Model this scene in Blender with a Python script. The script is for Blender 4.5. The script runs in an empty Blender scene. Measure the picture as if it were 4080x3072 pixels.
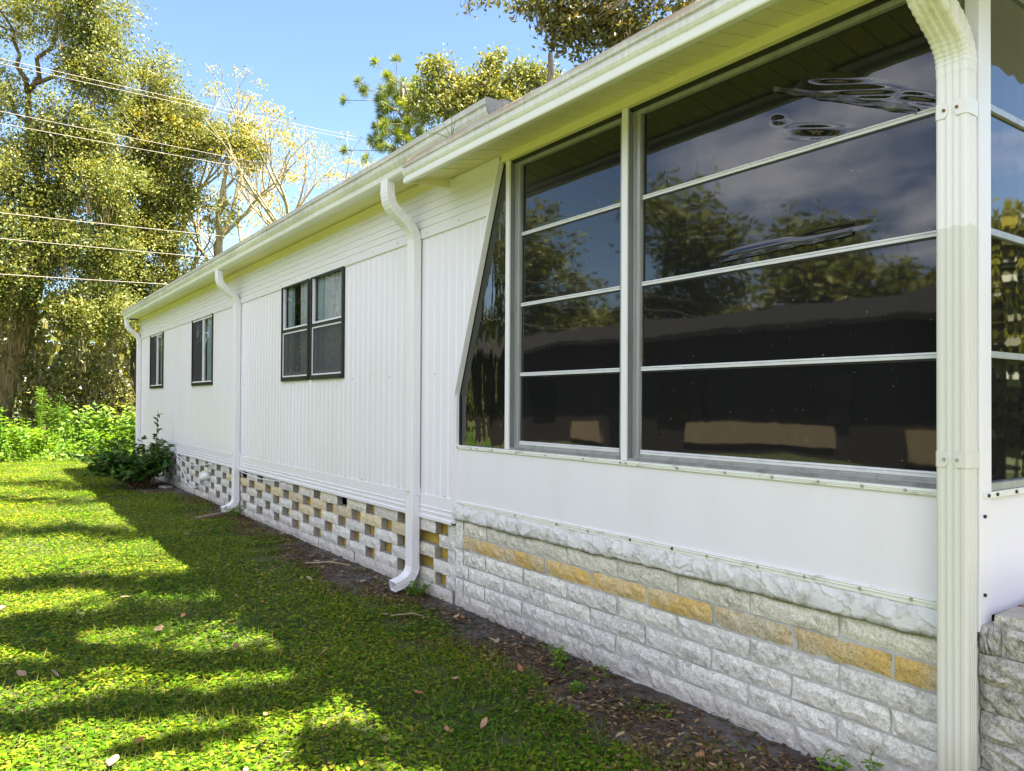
import bpy, math, random
import numpy as np
from mathutils import Matrix, Vector

rnd = random.Random(7)
rng = np.random.default_rng(11)
scene = bpy.context.scene
C = scene.collection
R = math.radians

# ------------------------------------------------------------------ camera, sky, sun, exposure
cam_d = bpy.data.cameras.new("camera")
cam = bpy.data.objects.new("camera", cam_d)
C.objects.link(cam)
scene.camera = cam
cam_d.sensor_width = 36.0
cam_d.lens = 36.0 * 3018.33 / 4080.0
cam_d.shift_y = 36.0 / 4080.0
cam_d.clip_start = 0.05
cam_d.clip_end = 2000.0
yaw, pitch, roll = R(35.521), R(0.6138), R(0.2911)
fwd = Vector((math.sin(yaw) * math.cos(pitch), math.cos(yaw) * math.cos(pitch), math.sin(pitch)))
rgt = Vector((math.cos(yaw), -math.sin(yaw), 0.0))
upv = rgt.cross(fwd)
cr = rgt * math.cos(roll) + upv * math.sin(roll)
cu = -rgt * math.sin(roll) + upv * math.cos(roll)
m = Matrix((cr, cu, -fwd)).transposed().to_4x4()
m.translation = Vector((0.0, 0.0, 1.45))
cam.matrix_world = m

SUN = Vector((0.87, -1.2, 3.0)).normalized()
sun_el = math.asin(SUN.z)
sun_az = math.atan2(SUN.x, SUN.y)

world = bpy.data.worlds.new("World")
scene.world = world
world.use_nodes = True
wn = world.node_tree
wn.nodes.clear()


def N(nt, typ, **kw):
    n = nt.nodes.new(typ)
    for k, v in kw.items():
        if k.startswith("i_"):
            n.inputs[k[2:].replace("__", " ")].default_value = v
        else:
            setattr(n, k, v)
    return n


def math_node(nt, op, a, b=None, clamp=False):
    n = nt.nodes.new("ShaderNodeMath")
    n.operation = op
    n.use_clamp = clamp
    for i, v in enumerate((a, b)):
        if v is None:
            continue
        if isinstance(v, (int, float)):
            n.inputs[i].default_value = v
        else:
            nt.links.new(v, n.inputs[i])
    return n.outputs[0]


def ramp(nt, fac, stops):
    n = nt.nodes.new("ShaderNodeValToRGB")
    el = n.color_ramp.elements
    while len(el) < len(stops):
        el.new(0.5)
    for e, (p, c) in zip(el, stops):
        e.position = p
        e.color = (*c, 1.0) if len(c) == 3 else c
    nt.links.new(fac, n.inputs[0])
    return n.outputs[0]


def mixc(nt, fac, a, b, mode="MIX"):
    n = nt.nodes.new("ShaderNodeMix")
    n.data_type = "RGBA"
    n.blend_type = mode
    for key, v in ((0, fac), (6, a), (7, b)):
        if isinstance(v, (int, float)):
            n.inputs[key].default_value = v
        elif isinstance(v, tuple):
            n.inputs[key].default_value = (*v, 1.0) if len(v) == 3 else v
        else:
            nt.links.new(v, n.inputs[key])
    return n.outputs[2]


sky = N(wn, "ShaderNodeTexSky", sky_type="NISHITA")
sky.sun_disc = False
sky.sun_elevation = sun_el
sky.sun_rotation = sun_az
sky.altitude = 10.0
sky.air_density = 1.0
sky.dust_density = 0.25
sky.ozone_density = 3.0
tc = N(wn, "ShaderNodeTexCoord")
sep = N(wn, "ShaderNodeSeparateXYZ")
wn.links.new(tc.outputs["Generated"], sep.inputs[0])
zz = math_node(wn, "ADD", math_node(wn, "MAXIMUM", sep.outputs[2], 0.0), 0.14)
cx = math_node(wn, "DIVIDE", sep.outputs[0], zz)
cy_ = math_node(wn, "DIVIDE", sep.outputs[1], zz)
comb = N(wn, "ShaderNodeCombineXYZ")
wn.links.new(cx, comb.inputs[0])
wn.links.new(cy_, comb.inputs[1])
cl = N(wn, "ShaderNodeTexNoise", i_Scale=0.62, i_Detail=9.0, i_Roughness=0.56, i_Distortion=0.25)
wn.links.new(comb.outputs[0], cl.inputs["Vector"])
# a cloud bank lies over the side of the sky that the porch panes mirror
bias = math_node(wn, "ADD", math_node(wn, "MULTIPLY", sep.outputs[0], -0.15), math_node(wn, "MULTIPLY", sep.outputs[1], -0.15))
cfac = math_node(wn, "ADD", cl.outputs[0], bias)
cmask = ramp(wn, cfac, [(0.51, (0, 0, 0)), (0.68, (1, 1, 1))])
csh = N(wn, "ShaderNodeTexNoise", i_Scale=2.4, i_Detail=7.0)
wn.links.new(comb.outputs[0], csh.inputs["Vector"])
ccol = ramp(wn, csh.outputs[0], [(0.38, (2.4, 2.9, 4.6)), (0.58, (9.6, 9.4, 9.9))])
skyc = mixc(wn, cmask, sky.outputs[0], ccol)
bg = N(wn, "ShaderNodeBackground", i_Strength=0.0505)
wn.links.new(skyc, bg.inputs[0])
wo = N(wn, "ShaderNodeOutputWorld")
wn.links.new(bg.outputs[0], wo.inputs[0])

sl = bpy.data.lights.new("sun", "SUN")
sl.energy = 5.0
sl.angle = R(0.55)
sl.color = (1.0, 0.915, 0.75)
so = bpy.data.objects.new("sun", sl)
C.objects.link(so)
so.rotation_euler = (-SUN).to_track_quat("-Z", "Y").to_euler()
so.location = (20, -20, 40)

vs = scene.view_settings
vs.view_transform = "Standard"
vs.look = "None"
vs.gamma = 1.0
vs.exposure = 2.75
vs.use_curve_mapping = False
scene.cycles.max_bounces = 7
scene.cycles.diffuse_bounces = 3
scene.cycles.glossy_bounces = 3
scene.cycles.transparent_max_bounces = 10
scene.cycles.transmission_bounces = 4
scene.cycles.use_denoising = True
scene.cycles.sample_clamp_indirect = 6.0

GZ = 0.06          # level of the ground
D = 2.72           # plane of the long wall


# ------------------------------------------------------------------ mesh helpers
class MB:
    def __init__(self):
        self.v = []
        self.f = []

    def add(self, vs_, fs):
        o = len(self.v)
        self.v += [tuple(p) for p in vs_]
        self.f += [tuple(i + o for i in f) for f in fs]
        return self

    def box(self, x0, x1, y0, y1, z0, z1):
        return self.add([(x0, y0, z0), (x1, y0, z0), (x1, y1, z0), (x0, y1, z0),
                         (x0, y0, z1), (x1, y0, z1), (x1, y1, z1), (x0, y1, z1)],
                        [(0, 3, 2, 1), (4, 5, 6, 7), (0, 1, 5, 4), (1, 2, 6, 5), (2, 3, 7, 6), (3, 0, 4, 7)])

    def quad(self, a, b, c, d):
        return self.add([a, b, c, d], [(0, 1, 2, 3)])

    def prof_y(self, prof, y0, y1, closed=False, caps=False, n=1, jit=0.0):
        """profile of (x, z) points drawn out along Y"""
        k = len(prof)
        ys = [y0 + (y1 - y0) * i / n for i in range(n + 1)]
        vs_ = []
        for y in ys:
            dx = rnd.uniform(-jit, jit)
            dz = rnd.uniform(-jit, jit)
            vs_ += [(x + dx, y, z + dz) for x, z in prof]
        fs = []
        for s in range(n):
            for i in range(k if closed else k - 1):
                j = (i + 1) % k
                fs.append((s * k + i, s * k + j, (s + 1) * k + j, (s + 1) * k + i))
        if caps:
            fs.append(tuple(range(k)))
            fs.append(tuple(n * k + i for i in reversed(range(k))))
        return self.add(vs_, fs)

    def tube(self, pts, rad, n=7, cap=True):
        pts = [Vector(p) for p in pts]
        k = len(pts)
        if isinstance(rad, (int, float)):
            rad = [rad] * k
        vs_, fs = [], []
        prev = None
        for i, p in enumerate(pts):
            t = (pts[min(i + 1, k - 1)] - pts[max(i - 1, 0)])
            t = t.normalized() if t.length > 1e-9 else Vector((0, 0, 1))
            if prev is None:
                a = Vector((1, 0, 0)) if abs(t.x) < 0.8 else Vector((0, 1, 0))
            else:
                a = prev
            a = (a - t * a.dot(t)).normalized()
            prev = a
            b = t.cross(a)
            for j in range(n):
                an = 2 * math.pi * j / n
                vs_.append(p + (a * math.cos(an) + b * math.sin(an)) * rad[i])
        for i in range(k - 1):
            for j in range(n):
                jj = (j + 1) % n
                fs.append((i * n + j, i * n + jj, (i + 1) * n + jj, (i + 1) * n + j))
        if cap:
            fs.append(tuple(reversed(range(n))))
            fs.append(tuple((k - 1) * n + j for j in range(n)))
        return self.add(vs_, fs)

    def mesh(self, name, mat, smooth=False):
        me = bpy.data.meshes.new(name)
        me.from_pydata(self.v, [], self.f)
        me.materials.append(mat)
        if smooth:
            me.polygons.foreach_set("use_smooth", [True] * len(me.polygons))
        me.update()
        return me

    def build(self, name, mat, parent=None, smooth=False, bevel=0.0):
        o = put(name, self.mesh(name, mat, smooth), parent)
        if bevel:
            bm_ = o.modifiers.new("bevel", "BEVEL")
            bm_.width = bevel
            bm_.segments = 2
            bm_.limit_method = "ANGLE"
        return o


def put(name, me, parent=None, loc=None, rot=None, scale=None):
    o = bpy.data.objects.new(name, me)
    C.objects.link(o)
    if loc is not None:
        o.location = loc
    if rot is not None:
        o.rotation_euler = rot
    if scale is not None:
        o.scale = scale
    if parent is not None:
        o.parent = parent
        if parent.type == "EMPTY":
            o.matrix_parent_inverse = Matrix.Translation(-Vector(parent.location))
    return o


def thing(name, label, cat, loc=(0, 0, 0), group=None):
    o = bpy.data.objects.new(name, None)
    C.objects.link(o)
    o.location = loc
    o.empty_display_size = 0.1
    o["label"] = label
    o["category"] = cat
    if group:
        o["group"] = group
    return o


def tag(o, label, cat, group=None, kind=None):
    o["label"] = label
    o["category"] = cat
    if group:
        o["group"] = group
    if kind:
        o["kind"] = kind
    return o


def structure(o, label=None):
    o["kind"] = "structure"
    if label:
        o["label"] = label
    return o


def np_mesh(name, verts, quads, mat):
    """a big quad mesh straight from arrays"""
    me = bpy.data.meshes.new(name)
    nv, nq = len(verts), len(quads)
    me.vertices.add(nv)
    me.vertices.foreach_set("co", np.ascontiguousarray(verts, dtype=np.float32).ravel())
    me.loops.add(nq * 4)
    me.loops.foreach_set("vertex_index", np.ascontiguousarray(quads, dtype=np.int32).ravel())
    me.polygons.add(nq)
    me.polygons.foreach_set("loop_start", np.arange(0, nq * 4, 4, dtype=np.int32))
    try:
        me.polygons.foreach_set("loop_total", np.full(nq, 4, dtype=np.int32))
    except Exception:
        pass
    me.materials.append(mat)
    me.update(calc_edges=True)
    me.validate()
    return me


def unit(v):
    return v / np.maximum(np.linalg.norm(v, axis=1, keepdims=True), 1e-9)


def leaves(cent, length, width, axis=None, up_bias=0.0, fold=0.12):
    """kite shaped leaves round the given centres; returns verts, quads"""
    n = len(cent)
    a = unit(rng.normal(size=(n, 3))) if axis is None else unit(axis + 1e-6)
    q = rng.normal(size=(n, 3))
    if up_bias:
        # leaf normals lean upwards
        nrm = unit(q * (1 - up_bias) + np.array([0, 0, 1.0]) * up_bias * 2)
        b = unit(np.cross(nrm, a))
    else:
        b = unit(np.cross(q, a))
    nn = np.cross(a, b)
    L = (np.asarray(length) * np.ones(n))[:, None]
    Wd = (np.asarray(width) * np.ones(n))[:, None]
    v = np.empty((n, 4, 3))
    v[:, 0] = cent - a * L * 0.5
    v[:, 1] = cent + b * Wd * 0.5 + nn * Wd * fold
    v[:, 2] = cent + a * L * 0.5
    v[:, 3] = cent - b * Wd * 0.5 + nn * Wd * fold
    quads = np.arange(n * 4).reshape(n, 4)
    return v.reshape(-1, 3), quads


def join_arrays(parts):
    vs_, qs, o = [], [], 0
    for v, q in parts:
        vs_.append(v)
        qs.append(q + o)
        o += len(v)
    return np.concatenate(vs_), np.concatenate(qs)


# ------------------------------------------------------------------ materials
def mk(name, base=(0.8, 0.8, 0.8), rough=0.5, metal=0.0, spec=None, ior=None):
    mt = bpy.data.materials.new(name)
    mt.use_nodes = True
    nt = mt.node_tree
    b = nt.nodes["Principled BSDF"]
    b.inputs["Base Color"].default_value = (*base, 1)
    b.inputs["Roughness"].default_value = rough
    b.inputs["Metallic"].default_value = metal
    if spec is not None:
        b.inputs["Specular IOR Level"].default_value = spec
    if ior is not None:
        b.inputs["IOR"].default_value = ior
    return mt, nt, b


def geo_pos(nt, scale=(1, 1, 1)):
    g = N(nt, "ShaderNodeNewGeometry")
    mp = N(nt, "ShaderNodeMapping")
    mp.inputs["Scale"].default_value = scale
    nt.links.new(g.outputs["Position"], mp.inputs[0])
    return mp.outputs[0], g


def noise(nt, vec, scale, detail=4.0, rough=0.55, dist=0.0):
    n = N(nt, "ShaderNodeTexNoise", i_Scale=scale, i_Detail=detail, i_Roughness=rough, i_Distortion=dist)
    nt.links.new(vec, n.inputs["Vector"])
    return n.outputs[0]


def bump(nt, b, height, strength=0.3, dist=0.01):
    n = N(nt, "ShaderNodeBump", i_Strength=strength, i_Distance=dist)
    nt.links.new(height, n.inputs["Height"])
    nt.links.new(n.outputs[0], b.inputs["Normal"])
    return n


def paint(name, base, rough=0.42, dirt=(0.55, 0.53, 0.42), amount=0.25, stretch=(6, 6, 0.7), lo=0.52, hi=0.78, grain=0.0):
    mt, nt, b = mk(name, base, rough)
    p, g = geo_pos(nt, stretch)
    f = ramp(nt, noise(nt, p, 1.3, 6, 0.6), [(lo, (0, 0, 0)), (hi, (1, 1, 1))])
    f2 = math_node(nt, "MULTIPLY", f, amount)
    nt.links.new(mixc(nt, f2, base, dirt), b.inputs["Base Color"])
    if grain:
        p2, _ = geo_pos(nt, (1, 1, 1))
        bump(nt, b, noise(nt, p2, 3.0, 2), grain, 0.02)
    return mt


M = {}
M["siding"] = paint("siding_paint", (0.82, 0.785, 0.855), 0.36, (0.70, 0.70, 0.58), 0.55, (0.9, 0.9, 0.3), 0.42, 0.8, 0.1)
M["band"] = paint("band_paint", (0.81, 0.78, 0.83), 0.38, (0.62, 0.60, 0.48), 0.25, (3, 1.2, 8), 0.5, 0.8)
M["white"] = paint("white_paint", (0.82, 0.79, 0.84), 0.35, (0.6, 0.58, 0.5), 0.2)
M["panel"] = paint("panel_paint", (0.82, 0.785, 0.855), 0.33, (0.62, 0.61, 0.57), 0.22, (3.1, 3.1, 0.6), 0.47, 0.8, 0.1)
M["soffit"] = paint("soffit_bounce_tint", (0.79, 0.735, 0.40), 0.45, (0.45, 0.42, 0.20), 0.3, (4, 1.5, 4), 0.5, 0.8)  # yellow of the lawn's bounced light is put into this base colour
M["spout"] = paint("downspout_paint", (0.81, 0.79, 0.815), 0.3, (0.55, 0.53, 0.42), 0.25, (9, 9, 1.0), 0.5, 0.8)
M["strip"] = paint("strip_paint", (0.76, 0.76, 0.70), 0.4, (0.25, 0.22, 0.14), 0.6, (9, 9, 30), 0.56, 0.72)


def dirty_fascia(name, z0, z1, rust):
    """white sheet metal with grey run marks and rusty staining along its top edge"""
    mt, nt, b = mk(name, (0.8, 0.8, 0.8), 0.4)
    p, g = geo_pos(nt, (1, 1, 1))
    sp = N(nt, "ShaderNodeSeparateXYZ")
    nt.links.new(g.outputs["Position"], sp.inputs[0])
    h = math_node(nt, "DIVIDE", math_node(nt, "SUBTRACT", sp.outputs[2], z0), z1 - z0)
    ps, _ = geo_pos(nt, (40, 40, 7))
    st = noise(nt, ps, 1.0, 7, 0.7)
    big, _ = geo_pos(nt, (1.6, 1.6, 5))
    bl = noise(nt, big, 1.0, 4)
    k = math_node(nt, "MULTIPLY", math_node(nt, "MULTIPLY", st, bl), h)
    f = ramp(nt, k, [(0.08, (0, 0, 0)), (0.24, (1, 1, 1))])
    c1 = mixc(nt, math_node(nt, "MULTIPLY", f, 0.7), (0.80, 0.79, 0.74), (0.40, 0.38, 0.32))
    rp, _ = geo_pos(nt, (2.2, 2.2, 18))
    rn = noise(nt, rp, 1.0, 5)
    rh = math_node(nt, "MULTIPLY", rn, math_node(nt, "POWER", h, 3.0))
    rf = ramp(nt, rh, [(0.22, (0, 0, 0)), (0.46, (1, 1, 1))])
    c2 = mixc(nt, math_node(nt, "MULTIPLY", rf, rust), c1, (0.42, 0.24, 0.12))
    nt.links.new(c2, b.inputs["Base Color"])
    return mt


M["roof_grey"] = paint("weathered_roofing", (0.30, 0.30, 0.29), 0.7, (0.16, 0.15, 0.13), 0.7, (5, 5, 9), 0.42, 0.66, 0.3)
M["gutter"] = dirty_fascia("gutter_metal", 3.0, 3.2, 0.15)
M["fascia"] = dirty_fascia("porch_gutter_metal", 2.9, 3.06, 0.85)


def spout_cream():
    mt, nt, b = mk("old_downspout_paint", (0.74, 0.73, 0.68), 0.3)
    p, g = geo_pos(nt, (14, 14, 1.1))
    sp = N(nt, "ShaderNodeSeparateXYZ")
    nt.links.new(g.outputs["Position"], sp.inputs[0])
    edge = noise(nt, geo_pos(nt, (30, 30, 6))[0], 1.0, 3)
    zed = math_node(nt, "ADD", sp.outputs[2], math_node(nt, "MULTIPLY", edge, 0.05))
    new = math_node(nt, "GREATER_THAN", zed, 2.065)       # paler upper length above a ragged edge
    c0 = mixc(nt, new, (0.69, 0.665, 0.62), (0.82, 0.79, 0.79))
    run = noise(nt, p, 1.0, 6, 0.65)
    low = ramp(nt, zed, [(0.08, (1, 1, 1)), (0.42, (0, 0, 0))])
    f = math_node(nt, "MULTIPLY", low, ramp(nt, run, [(0.30, (0.25, 0.25, 0.25)), (0.6, (1, 1, 1))]))
    c1 = mixc(nt, math_node(nt, "MULTIPLY", f, 0.85), c0, (0.30, 0.25, 0.09))
    hi = ramp(nt, math_node(nt, "SUBTRACT", sp.outputs[2], 2.0), [(0.60, (0, 0, 0)), (0.72, (1, 1, 1))])
    f2 = math_node(nt, "MULTIPLY", hi, ramp(nt, run, [(0.42, (0, 0, 0)), (0.62, (1, 1, 1))]))
    c2 = mixc(nt, math_node(nt, "MULTIPLY", f2, 0.6), c1, (0.50, 0.45, 0.20))
    nt.links.new(c2, b.inputs["Base Color"])
    return mt


M["spout_old"] = spout_cream()
M["alu"] = paint("mill_aluminium", (0.40, 0.41, 0.43), 0.36, (0.16, 0.16, 0.15), 0.5, (14, 14, 1.5), 0.48, 0.75)
M["alu"].node_tree.nodes["Principled BSDF"].inputs["Metallic"].default_value = 0.35
M["alu_light"] = paint("bright_aluminium", (0.66, 0.66, 0.68), 0.32, (0.35, 0.35, 0.34), 0.4, (9, 9, 30), 0.5, 0.75)
M["alu_side"] = paint("stained_shade_return", (0.20, 0.205, 0.21), 0.5, (0.10, 0.09, 0.05), 0.7, (9, 9, 2), 0.45, 0.7)  # stains, plus a dark base standing in for shade on the near eave end
M["alu_dark"] = paint("tarnished_aluminium", (0.26, 0.26, 0.25), 0.5, (0.09, 0.08, 0.05), 0.7, (9, 9, 4), 0.45, 0.7)
M["bronze"] = paint("bronze_frame", (0.010, 0.011, 0.010), 0.4, (0.10, 0.10, 0.08), 0.3, (20, 20, 20), 0.64, 0.74)
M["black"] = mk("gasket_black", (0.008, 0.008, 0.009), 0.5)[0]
M["screwhead"] = mk("screw_zinc", (0.45, 0.45, 0.46), 0.4, 0.7)[0]
M["screwrust"] = mk("screw_rust", (0.20, 0.09, 0.03), 0.8)[0]
M["screwdark"] = mk("screw_dark", (0.02, 0.018, 0.02), 0.6)[0]
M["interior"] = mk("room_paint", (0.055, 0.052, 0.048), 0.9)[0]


def vinyl_pane():
    """dark tinted vinyl glazing, slightly slack so that what it mirrors runs in waves"""
    mt, nt, b = mk("tinted_vinyl", (0.010, 0.010, 0.011), 0.03, 0.0, 0.5, 1.66)
    p, g = geo_pos(nt, (1, 1, 1))
    n1 = noise(nt, geo_pos(nt, (1, 1.2, 2.2))[0], 1.5, 2, 0.4)
    w = N(nt, "ShaderNodeTexWave", i_Scale=2.6, i_Distortion=5.0, i_Detail=1.5)
    w.wave_profile = "SIN"
    mp = N(nt, "ShaderNodeMapping")
    mp.inputs["Rotation"].default_value = (R(58), 0, 0)
    mp.inputs["Scale"].default_value = (1, 2.3, 1)
    nt.links.new(p, mp.inputs[0])
    nt.links.new(mp.outputs[0], w.inputs[0])
    h = math_node(nt, "ADD", math_node(nt, "MULTIPLY", n1, 0.06), math_node(nt, "MULTIPLY", w.outputs[1], 0.007))
    bump(nt, b, h, 1.0, 0.022)
    # specks of dust and short scratches
    sp = noise(nt, geo_pos(nt, (60, 60, 140))[0], 1.0, 2)
    f = ramp(nt, sp, [(0.735, (0, 0, 0)), (0.76, (1, 1, 1))])
    nt.links.new(mixc(nt, f, (0.010, 0.010, 0.011), (0.25, 0.24, 0.22)), b.inputs["Base Color"])
    return mt


M["vinyl"] = vinyl_pane()


def wavy_glass():
    mt, nt, b = mk("dark_wavy_glass", (0.006, 0.007, 0.006), 0.02, 0.0, 0.5, 1.9)
    p, g = geo_pos(nt, (1, 4, 0.9))
    bump(nt, b, noise(nt, p, 2.2, 2, 0.4), 1.0, 0.006)
    return mt


M["tri_glass"] = wavy_glass()


def clear_glass(name, tint=(0.95, 0.98, 0.98), ior=1.6):
    mt = bpy.data.materials.new(name)
    mt.use_nodes = True
    nt = mt.node_tree
    nt.nodes.clear()
    out = N(nt, "ShaderNodeOutputMaterial")
    tr = N(nt, "ShaderNodeBsdfTransparent")
    tr.inputs[0].default_value = (*tint, 1)
    gl = N(nt, "ShaderNodeBsdfGlossy", i_Roughness=0.01)
    p, g = geo_pos(nt, (1, 2, 2))
    bp = N(nt, "ShaderNodeBump", i_Strength=0.5, i_Distance=0.01)
    nt.links.new(noise(nt, p, 1.5, 1), bp.inputs["Height"])
    nt.links.new(bp.outputs[0], gl.inputs["Normal"])
    fr = N(nt, "ShaderNodeFresnel", i_IOR=ior)
    mx = N(nt, "ShaderNodeMixShader")
    nt.links.new(fr.outputs[0], mx.inputs[0])
    nt.links.new(tr.outputs[0], mx.inputs[1])
    nt.links.new(gl.outputs[0], mx.inputs[2])
    nt.links.new(mx.outputs[0], out.inputs[0])
    return mt


M["glass"] = clear_glass("window_glass")


def screen_mat():
    mt = bpy.data.materials.new("insect_screen")
    mt.use_nodes = True
    nt = mt.node_tree
    nt.nodes.clear()
    out = N(nt, "ShaderNodeOutputMaterial")
    tr = N(nt, "ShaderNodeBsdfTransparent")
    df = N(nt, "ShaderNodeBsdfDiffuse")
    df.inputs[0].default_value = (0.085, 0.088, 0.092, 1)
    mx = N(nt, "ShaderNodeMixShader")
    mx.inputs[0].default_value = 0.62
    nt.links.new(tr.outputs[0], mx.inputs[1])
    nt.links.new(df.outputs[0], mx.inputs[2])
    nt.links.new(mx.outputs[0], out.inputs[0])
    return mt


M["screen"] = screen_mat()
M["curtain"] = paint("curtain_cloth", (0.60, 0.76, 0.82), 0.85, (0.74, 0.85, 0.89), 0.6, (3, 9, 0.4), 0.4, 0.7)
M["curtain_w"] = paint("sheer_cloth", (0.84, 0.88, 0.92), 0.85, (0.50, 0.55, 0.60), 0.6, (14, 14, 14), 0.5, 0.62)


def block_mat(name, base, speck, grime, yellow=None, gamount=0.8):
    mt, nt, b = mk(name, base, 0.92)
    p, g = geo_pos(nt, (1, 1, 1))
    oi = N(nt, "ShaderNodeObjectInfo")
    fine = noise(nt, p, 85.0, 4, 0.75)
    med = noise(nt, p, 34.0, 5, 0.7)
    f1 = ramp(nt, fine, [(0.40, (0, 0, 0)), (0.53, (1, 1, 1))])
    c = mixc(nt, f1, speck, base)
    if yellow:
        yf = noise(nt, p, 2.6, 4)
        yl = ramp(nt, math_node(nt, "ADD", yf, math_node(nt, "MULTIPLY", oi.outputs["Random"], 0.22)),
                  [(0.42, (0, 0, 0)), (0.66, (1, 1, 1))])
        c = mixc(nt, math_node(nt, "MULTIPLY", yl, 0.9), c, mixc(nt, f1, tuple(v * 0.72 for v in yellow), yellow))
    gr = noise(nt, geo_pos(nt, (5, 5, 7))[0], 1.0, 8, 0.75)
    gm = math_node(nt, "MULTIPLY", ramp(nt, gr, [(0.42, (0.12, 0.12, 0.12)), (0.62, (1, 1, 1))]),
                   ramp(nt, med, [(0.46, (0, 0, 0)), (0.60, (1, 1, 1))]))
    c = mixc(nt, math_node(nt, "MULTIPLY", gm, gamount), c, grime)
    szp = N(nt, "ShaderNodeSeparateXYZ")
    nt.links.new(g.outputs["Position"], szp.inputs[0])
    splash = ramp(nt, math_node(nt, "SUBTRACT", szp.outputs[2], math_node(nt, "MULTIPLY", gr, 0.22)), [(0.0, (1, 1, 1)), (0.10, (0, 0, 0))])
    c = mixc(nt, math_node(nt, "MULTIPLY", splash, 0.38), c, (0.27, 0.24, 0.18))
    tone = ramp(nt, oi.outputs["Random"], [(0.0, (0.86, 0.86, 0.87)), (1.0, (1.06, 1.05, 1.02))])
    c = mixc(nt, 1.0, c, tone, "MULTIPLY")
    nt.links.new(c, b.inputs["Base Color"])
    hgt = math_node(nt, "ADD", math_node(nt, "MULTIPLY", med, 1.0), math_node(nt, "MULTIPLY", fine, 0.45))
    bump(nt, b, hgt, 0.65, 0.011)
    return mt


M["block"] = block_mat("split_block", (0.85, 0.825, 0.785), (0.62, 0.585, 0.52), (0.15, 0.14, 0.10), None, 0.60)
M["block_cream"] = block_mat("split_block_cream", (0.78, 0.68, 0.47), (0.54, 0.44, 0.26), (0.25, 0.21, 0.13), None, 0.45)
M["block_yellow"] = block_mat("split_block_yellow", (0.72, 0.64, 0.48), (0.48, 0.40, 0.24), (0.20, 0.17, 0.10), (0.76, 0.50, 0.14), 0.5)
M["block_warm"] = block_mat("split_block_warm", (0.85, 0.81, 0.71), (0.62, 0.57, 0.45), (0.2, 0.18, 0.12), None, 0.5)
M["block_rough"] = block_mat("rough_stone", (0.55, 0.53, 0.50), (0.33, 0.31, 0.27), (0.08, 0.08, 0.06), None, 0.9)
M["mortar"] = paint("mortar", (0.52, 0.51, 0.49), 0.9, (0.20, 0.20, 0.17), 0.6, (8, 8, 8), 0.45, 0.7, 0.2)


def stucco():
    mt, nt, b = mk("trowelled_stucco", (0.68, 0.68, 0.68), 0.9)
    p, g = geo_pos(nt, (1, 1, 1))
    sp = N(nt, "ShaderNodeSeparateXYZ")
    nt.links.new(g.outputs["Position"], sp.inputs[0])
    n1 = noise(nt, p, 14.0, 6, 0.7)
    c = mixc(nt, ramp(nt, n1, [(0.5, (0, 0, 0)), (0.72, (1, 1, 1))]), (0.70, 0.69, 0.68), (0.38, 0.36, 0.31))
    low = ramp(nt, math_node(nt, "SUBTRACT", sp.outputs[2], math_node(nt, "MULTIPLY", n1, 0.03)),
               [(0.632, (1, 1, 1)), (0.652, (0, 0, 0))])
    c = mixc(nt, math_node(nt, "MULTIPLY", low, 0.9), c, (0.10, 0.10, 0.03))
    nt.links.new(c, b.inputs["Base Color"])
    bump(nt, b, math_node(nt, "ADD", noise(nt, p, 60, 4, 0.7), math_node(nt, "MULTIPLY", n1, 1.5)), 0.6, 0.006)
    return mt


M["stucco"] = stucco()
M["yellow_wire"] = mk("yellow_wire", (0.74, 0.54, 0.12), 0.5)[0]
M["ochre"] = paint("ochre_backing", (0.52, 0.34, 0.06), 0.85, (0.12, 0.08, 0.03), 0.7, (3, 3, 4), 0.45, 0.7)
M["red_brick"] = block_mat("red_brick", (0.40, 0.20, 0.12), (0.25, 0.12, 0.08), (0.12, 0.10, 0.08), None, 0.6)
M["wood"] = paint("grey_wood", (0.22, 0.17, 0.12), 0.9, (0.10, 0.07, 0.05), 0.8, (20, 3, 20), 0.4, 0.7, 0.3)
M["cable"] = mk("cable_white", (0.72, 0.73, 0.74), 0.5)[0]
M["wire"] = mk("wire_aluminium", (0.36, 0.31, 0.28), 0.6, 0.0)[0]
M["tape"] = paint("grey_tape", (0.022, 0.023, 0.027), 0.22, (0.13, 0.13, 0.14), 0.6, (30, 12, 30), 0.5, 0.65)


def leaf_mat(name, c0, c1, c2=None, trans=0.3, rough=0.45, spec=0.4, clump=0.9, tint=None):
    mt = bpy.data.materials.new(name)
    mt.use_nodes = True
    nt = mt.node_tree
    b = nt.nodes["Principled BSDF"]
    out = nt.nodes["Material Output"]
    g = N(nt, "ShaderNodeNewGeometry")
    stops = [(0.0, c0), (0.8, c1)] + ([(1.0, c2)] if c2 else [])
    col = ramp(nt, g.outputs["Random Per Island"], stops)
    n1 = N(nt, "ShaderNodeTexNoise", i_Scale=clump, i_Detail=3.0)
    nt.links.new(g.outputs["Position"], n1.inputs["Vector"])
    col = mixc(nt, 1.0, col, ramp(nt, n1.outputs[0], [(0.3, (0.72, 0.80, 0.72)), (0.7, tint or (1.2, 1.14, 0.95))]), "MULTIPLY")
    nt.links.new(col, b.inputs["Base Color"])
    b.inputs["Roughness"].default_value = rough
    b.inputs["Specular IOR Level"].default_value = spec
    tl = N(nt, "ShaderNodeBsdfTranslucent")
    bright = mixc(nt, 1.0, col, (1.55, 1.3, 0.5), "MULTIPLY")
    nt.links.new(bright, tl.inputs[0])
    mx = N(nt, "ShaderNodeMixShader")
    mx.inputs[0].default_value = trans
    nt.links.new(b.outputs[0], mx.inputs[1])
    nt.links.new(tl.outputs[0], mx.inputs[2])
    nt.links.new(mx.outputs[0], out.inputs[0])
    return mt


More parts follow.
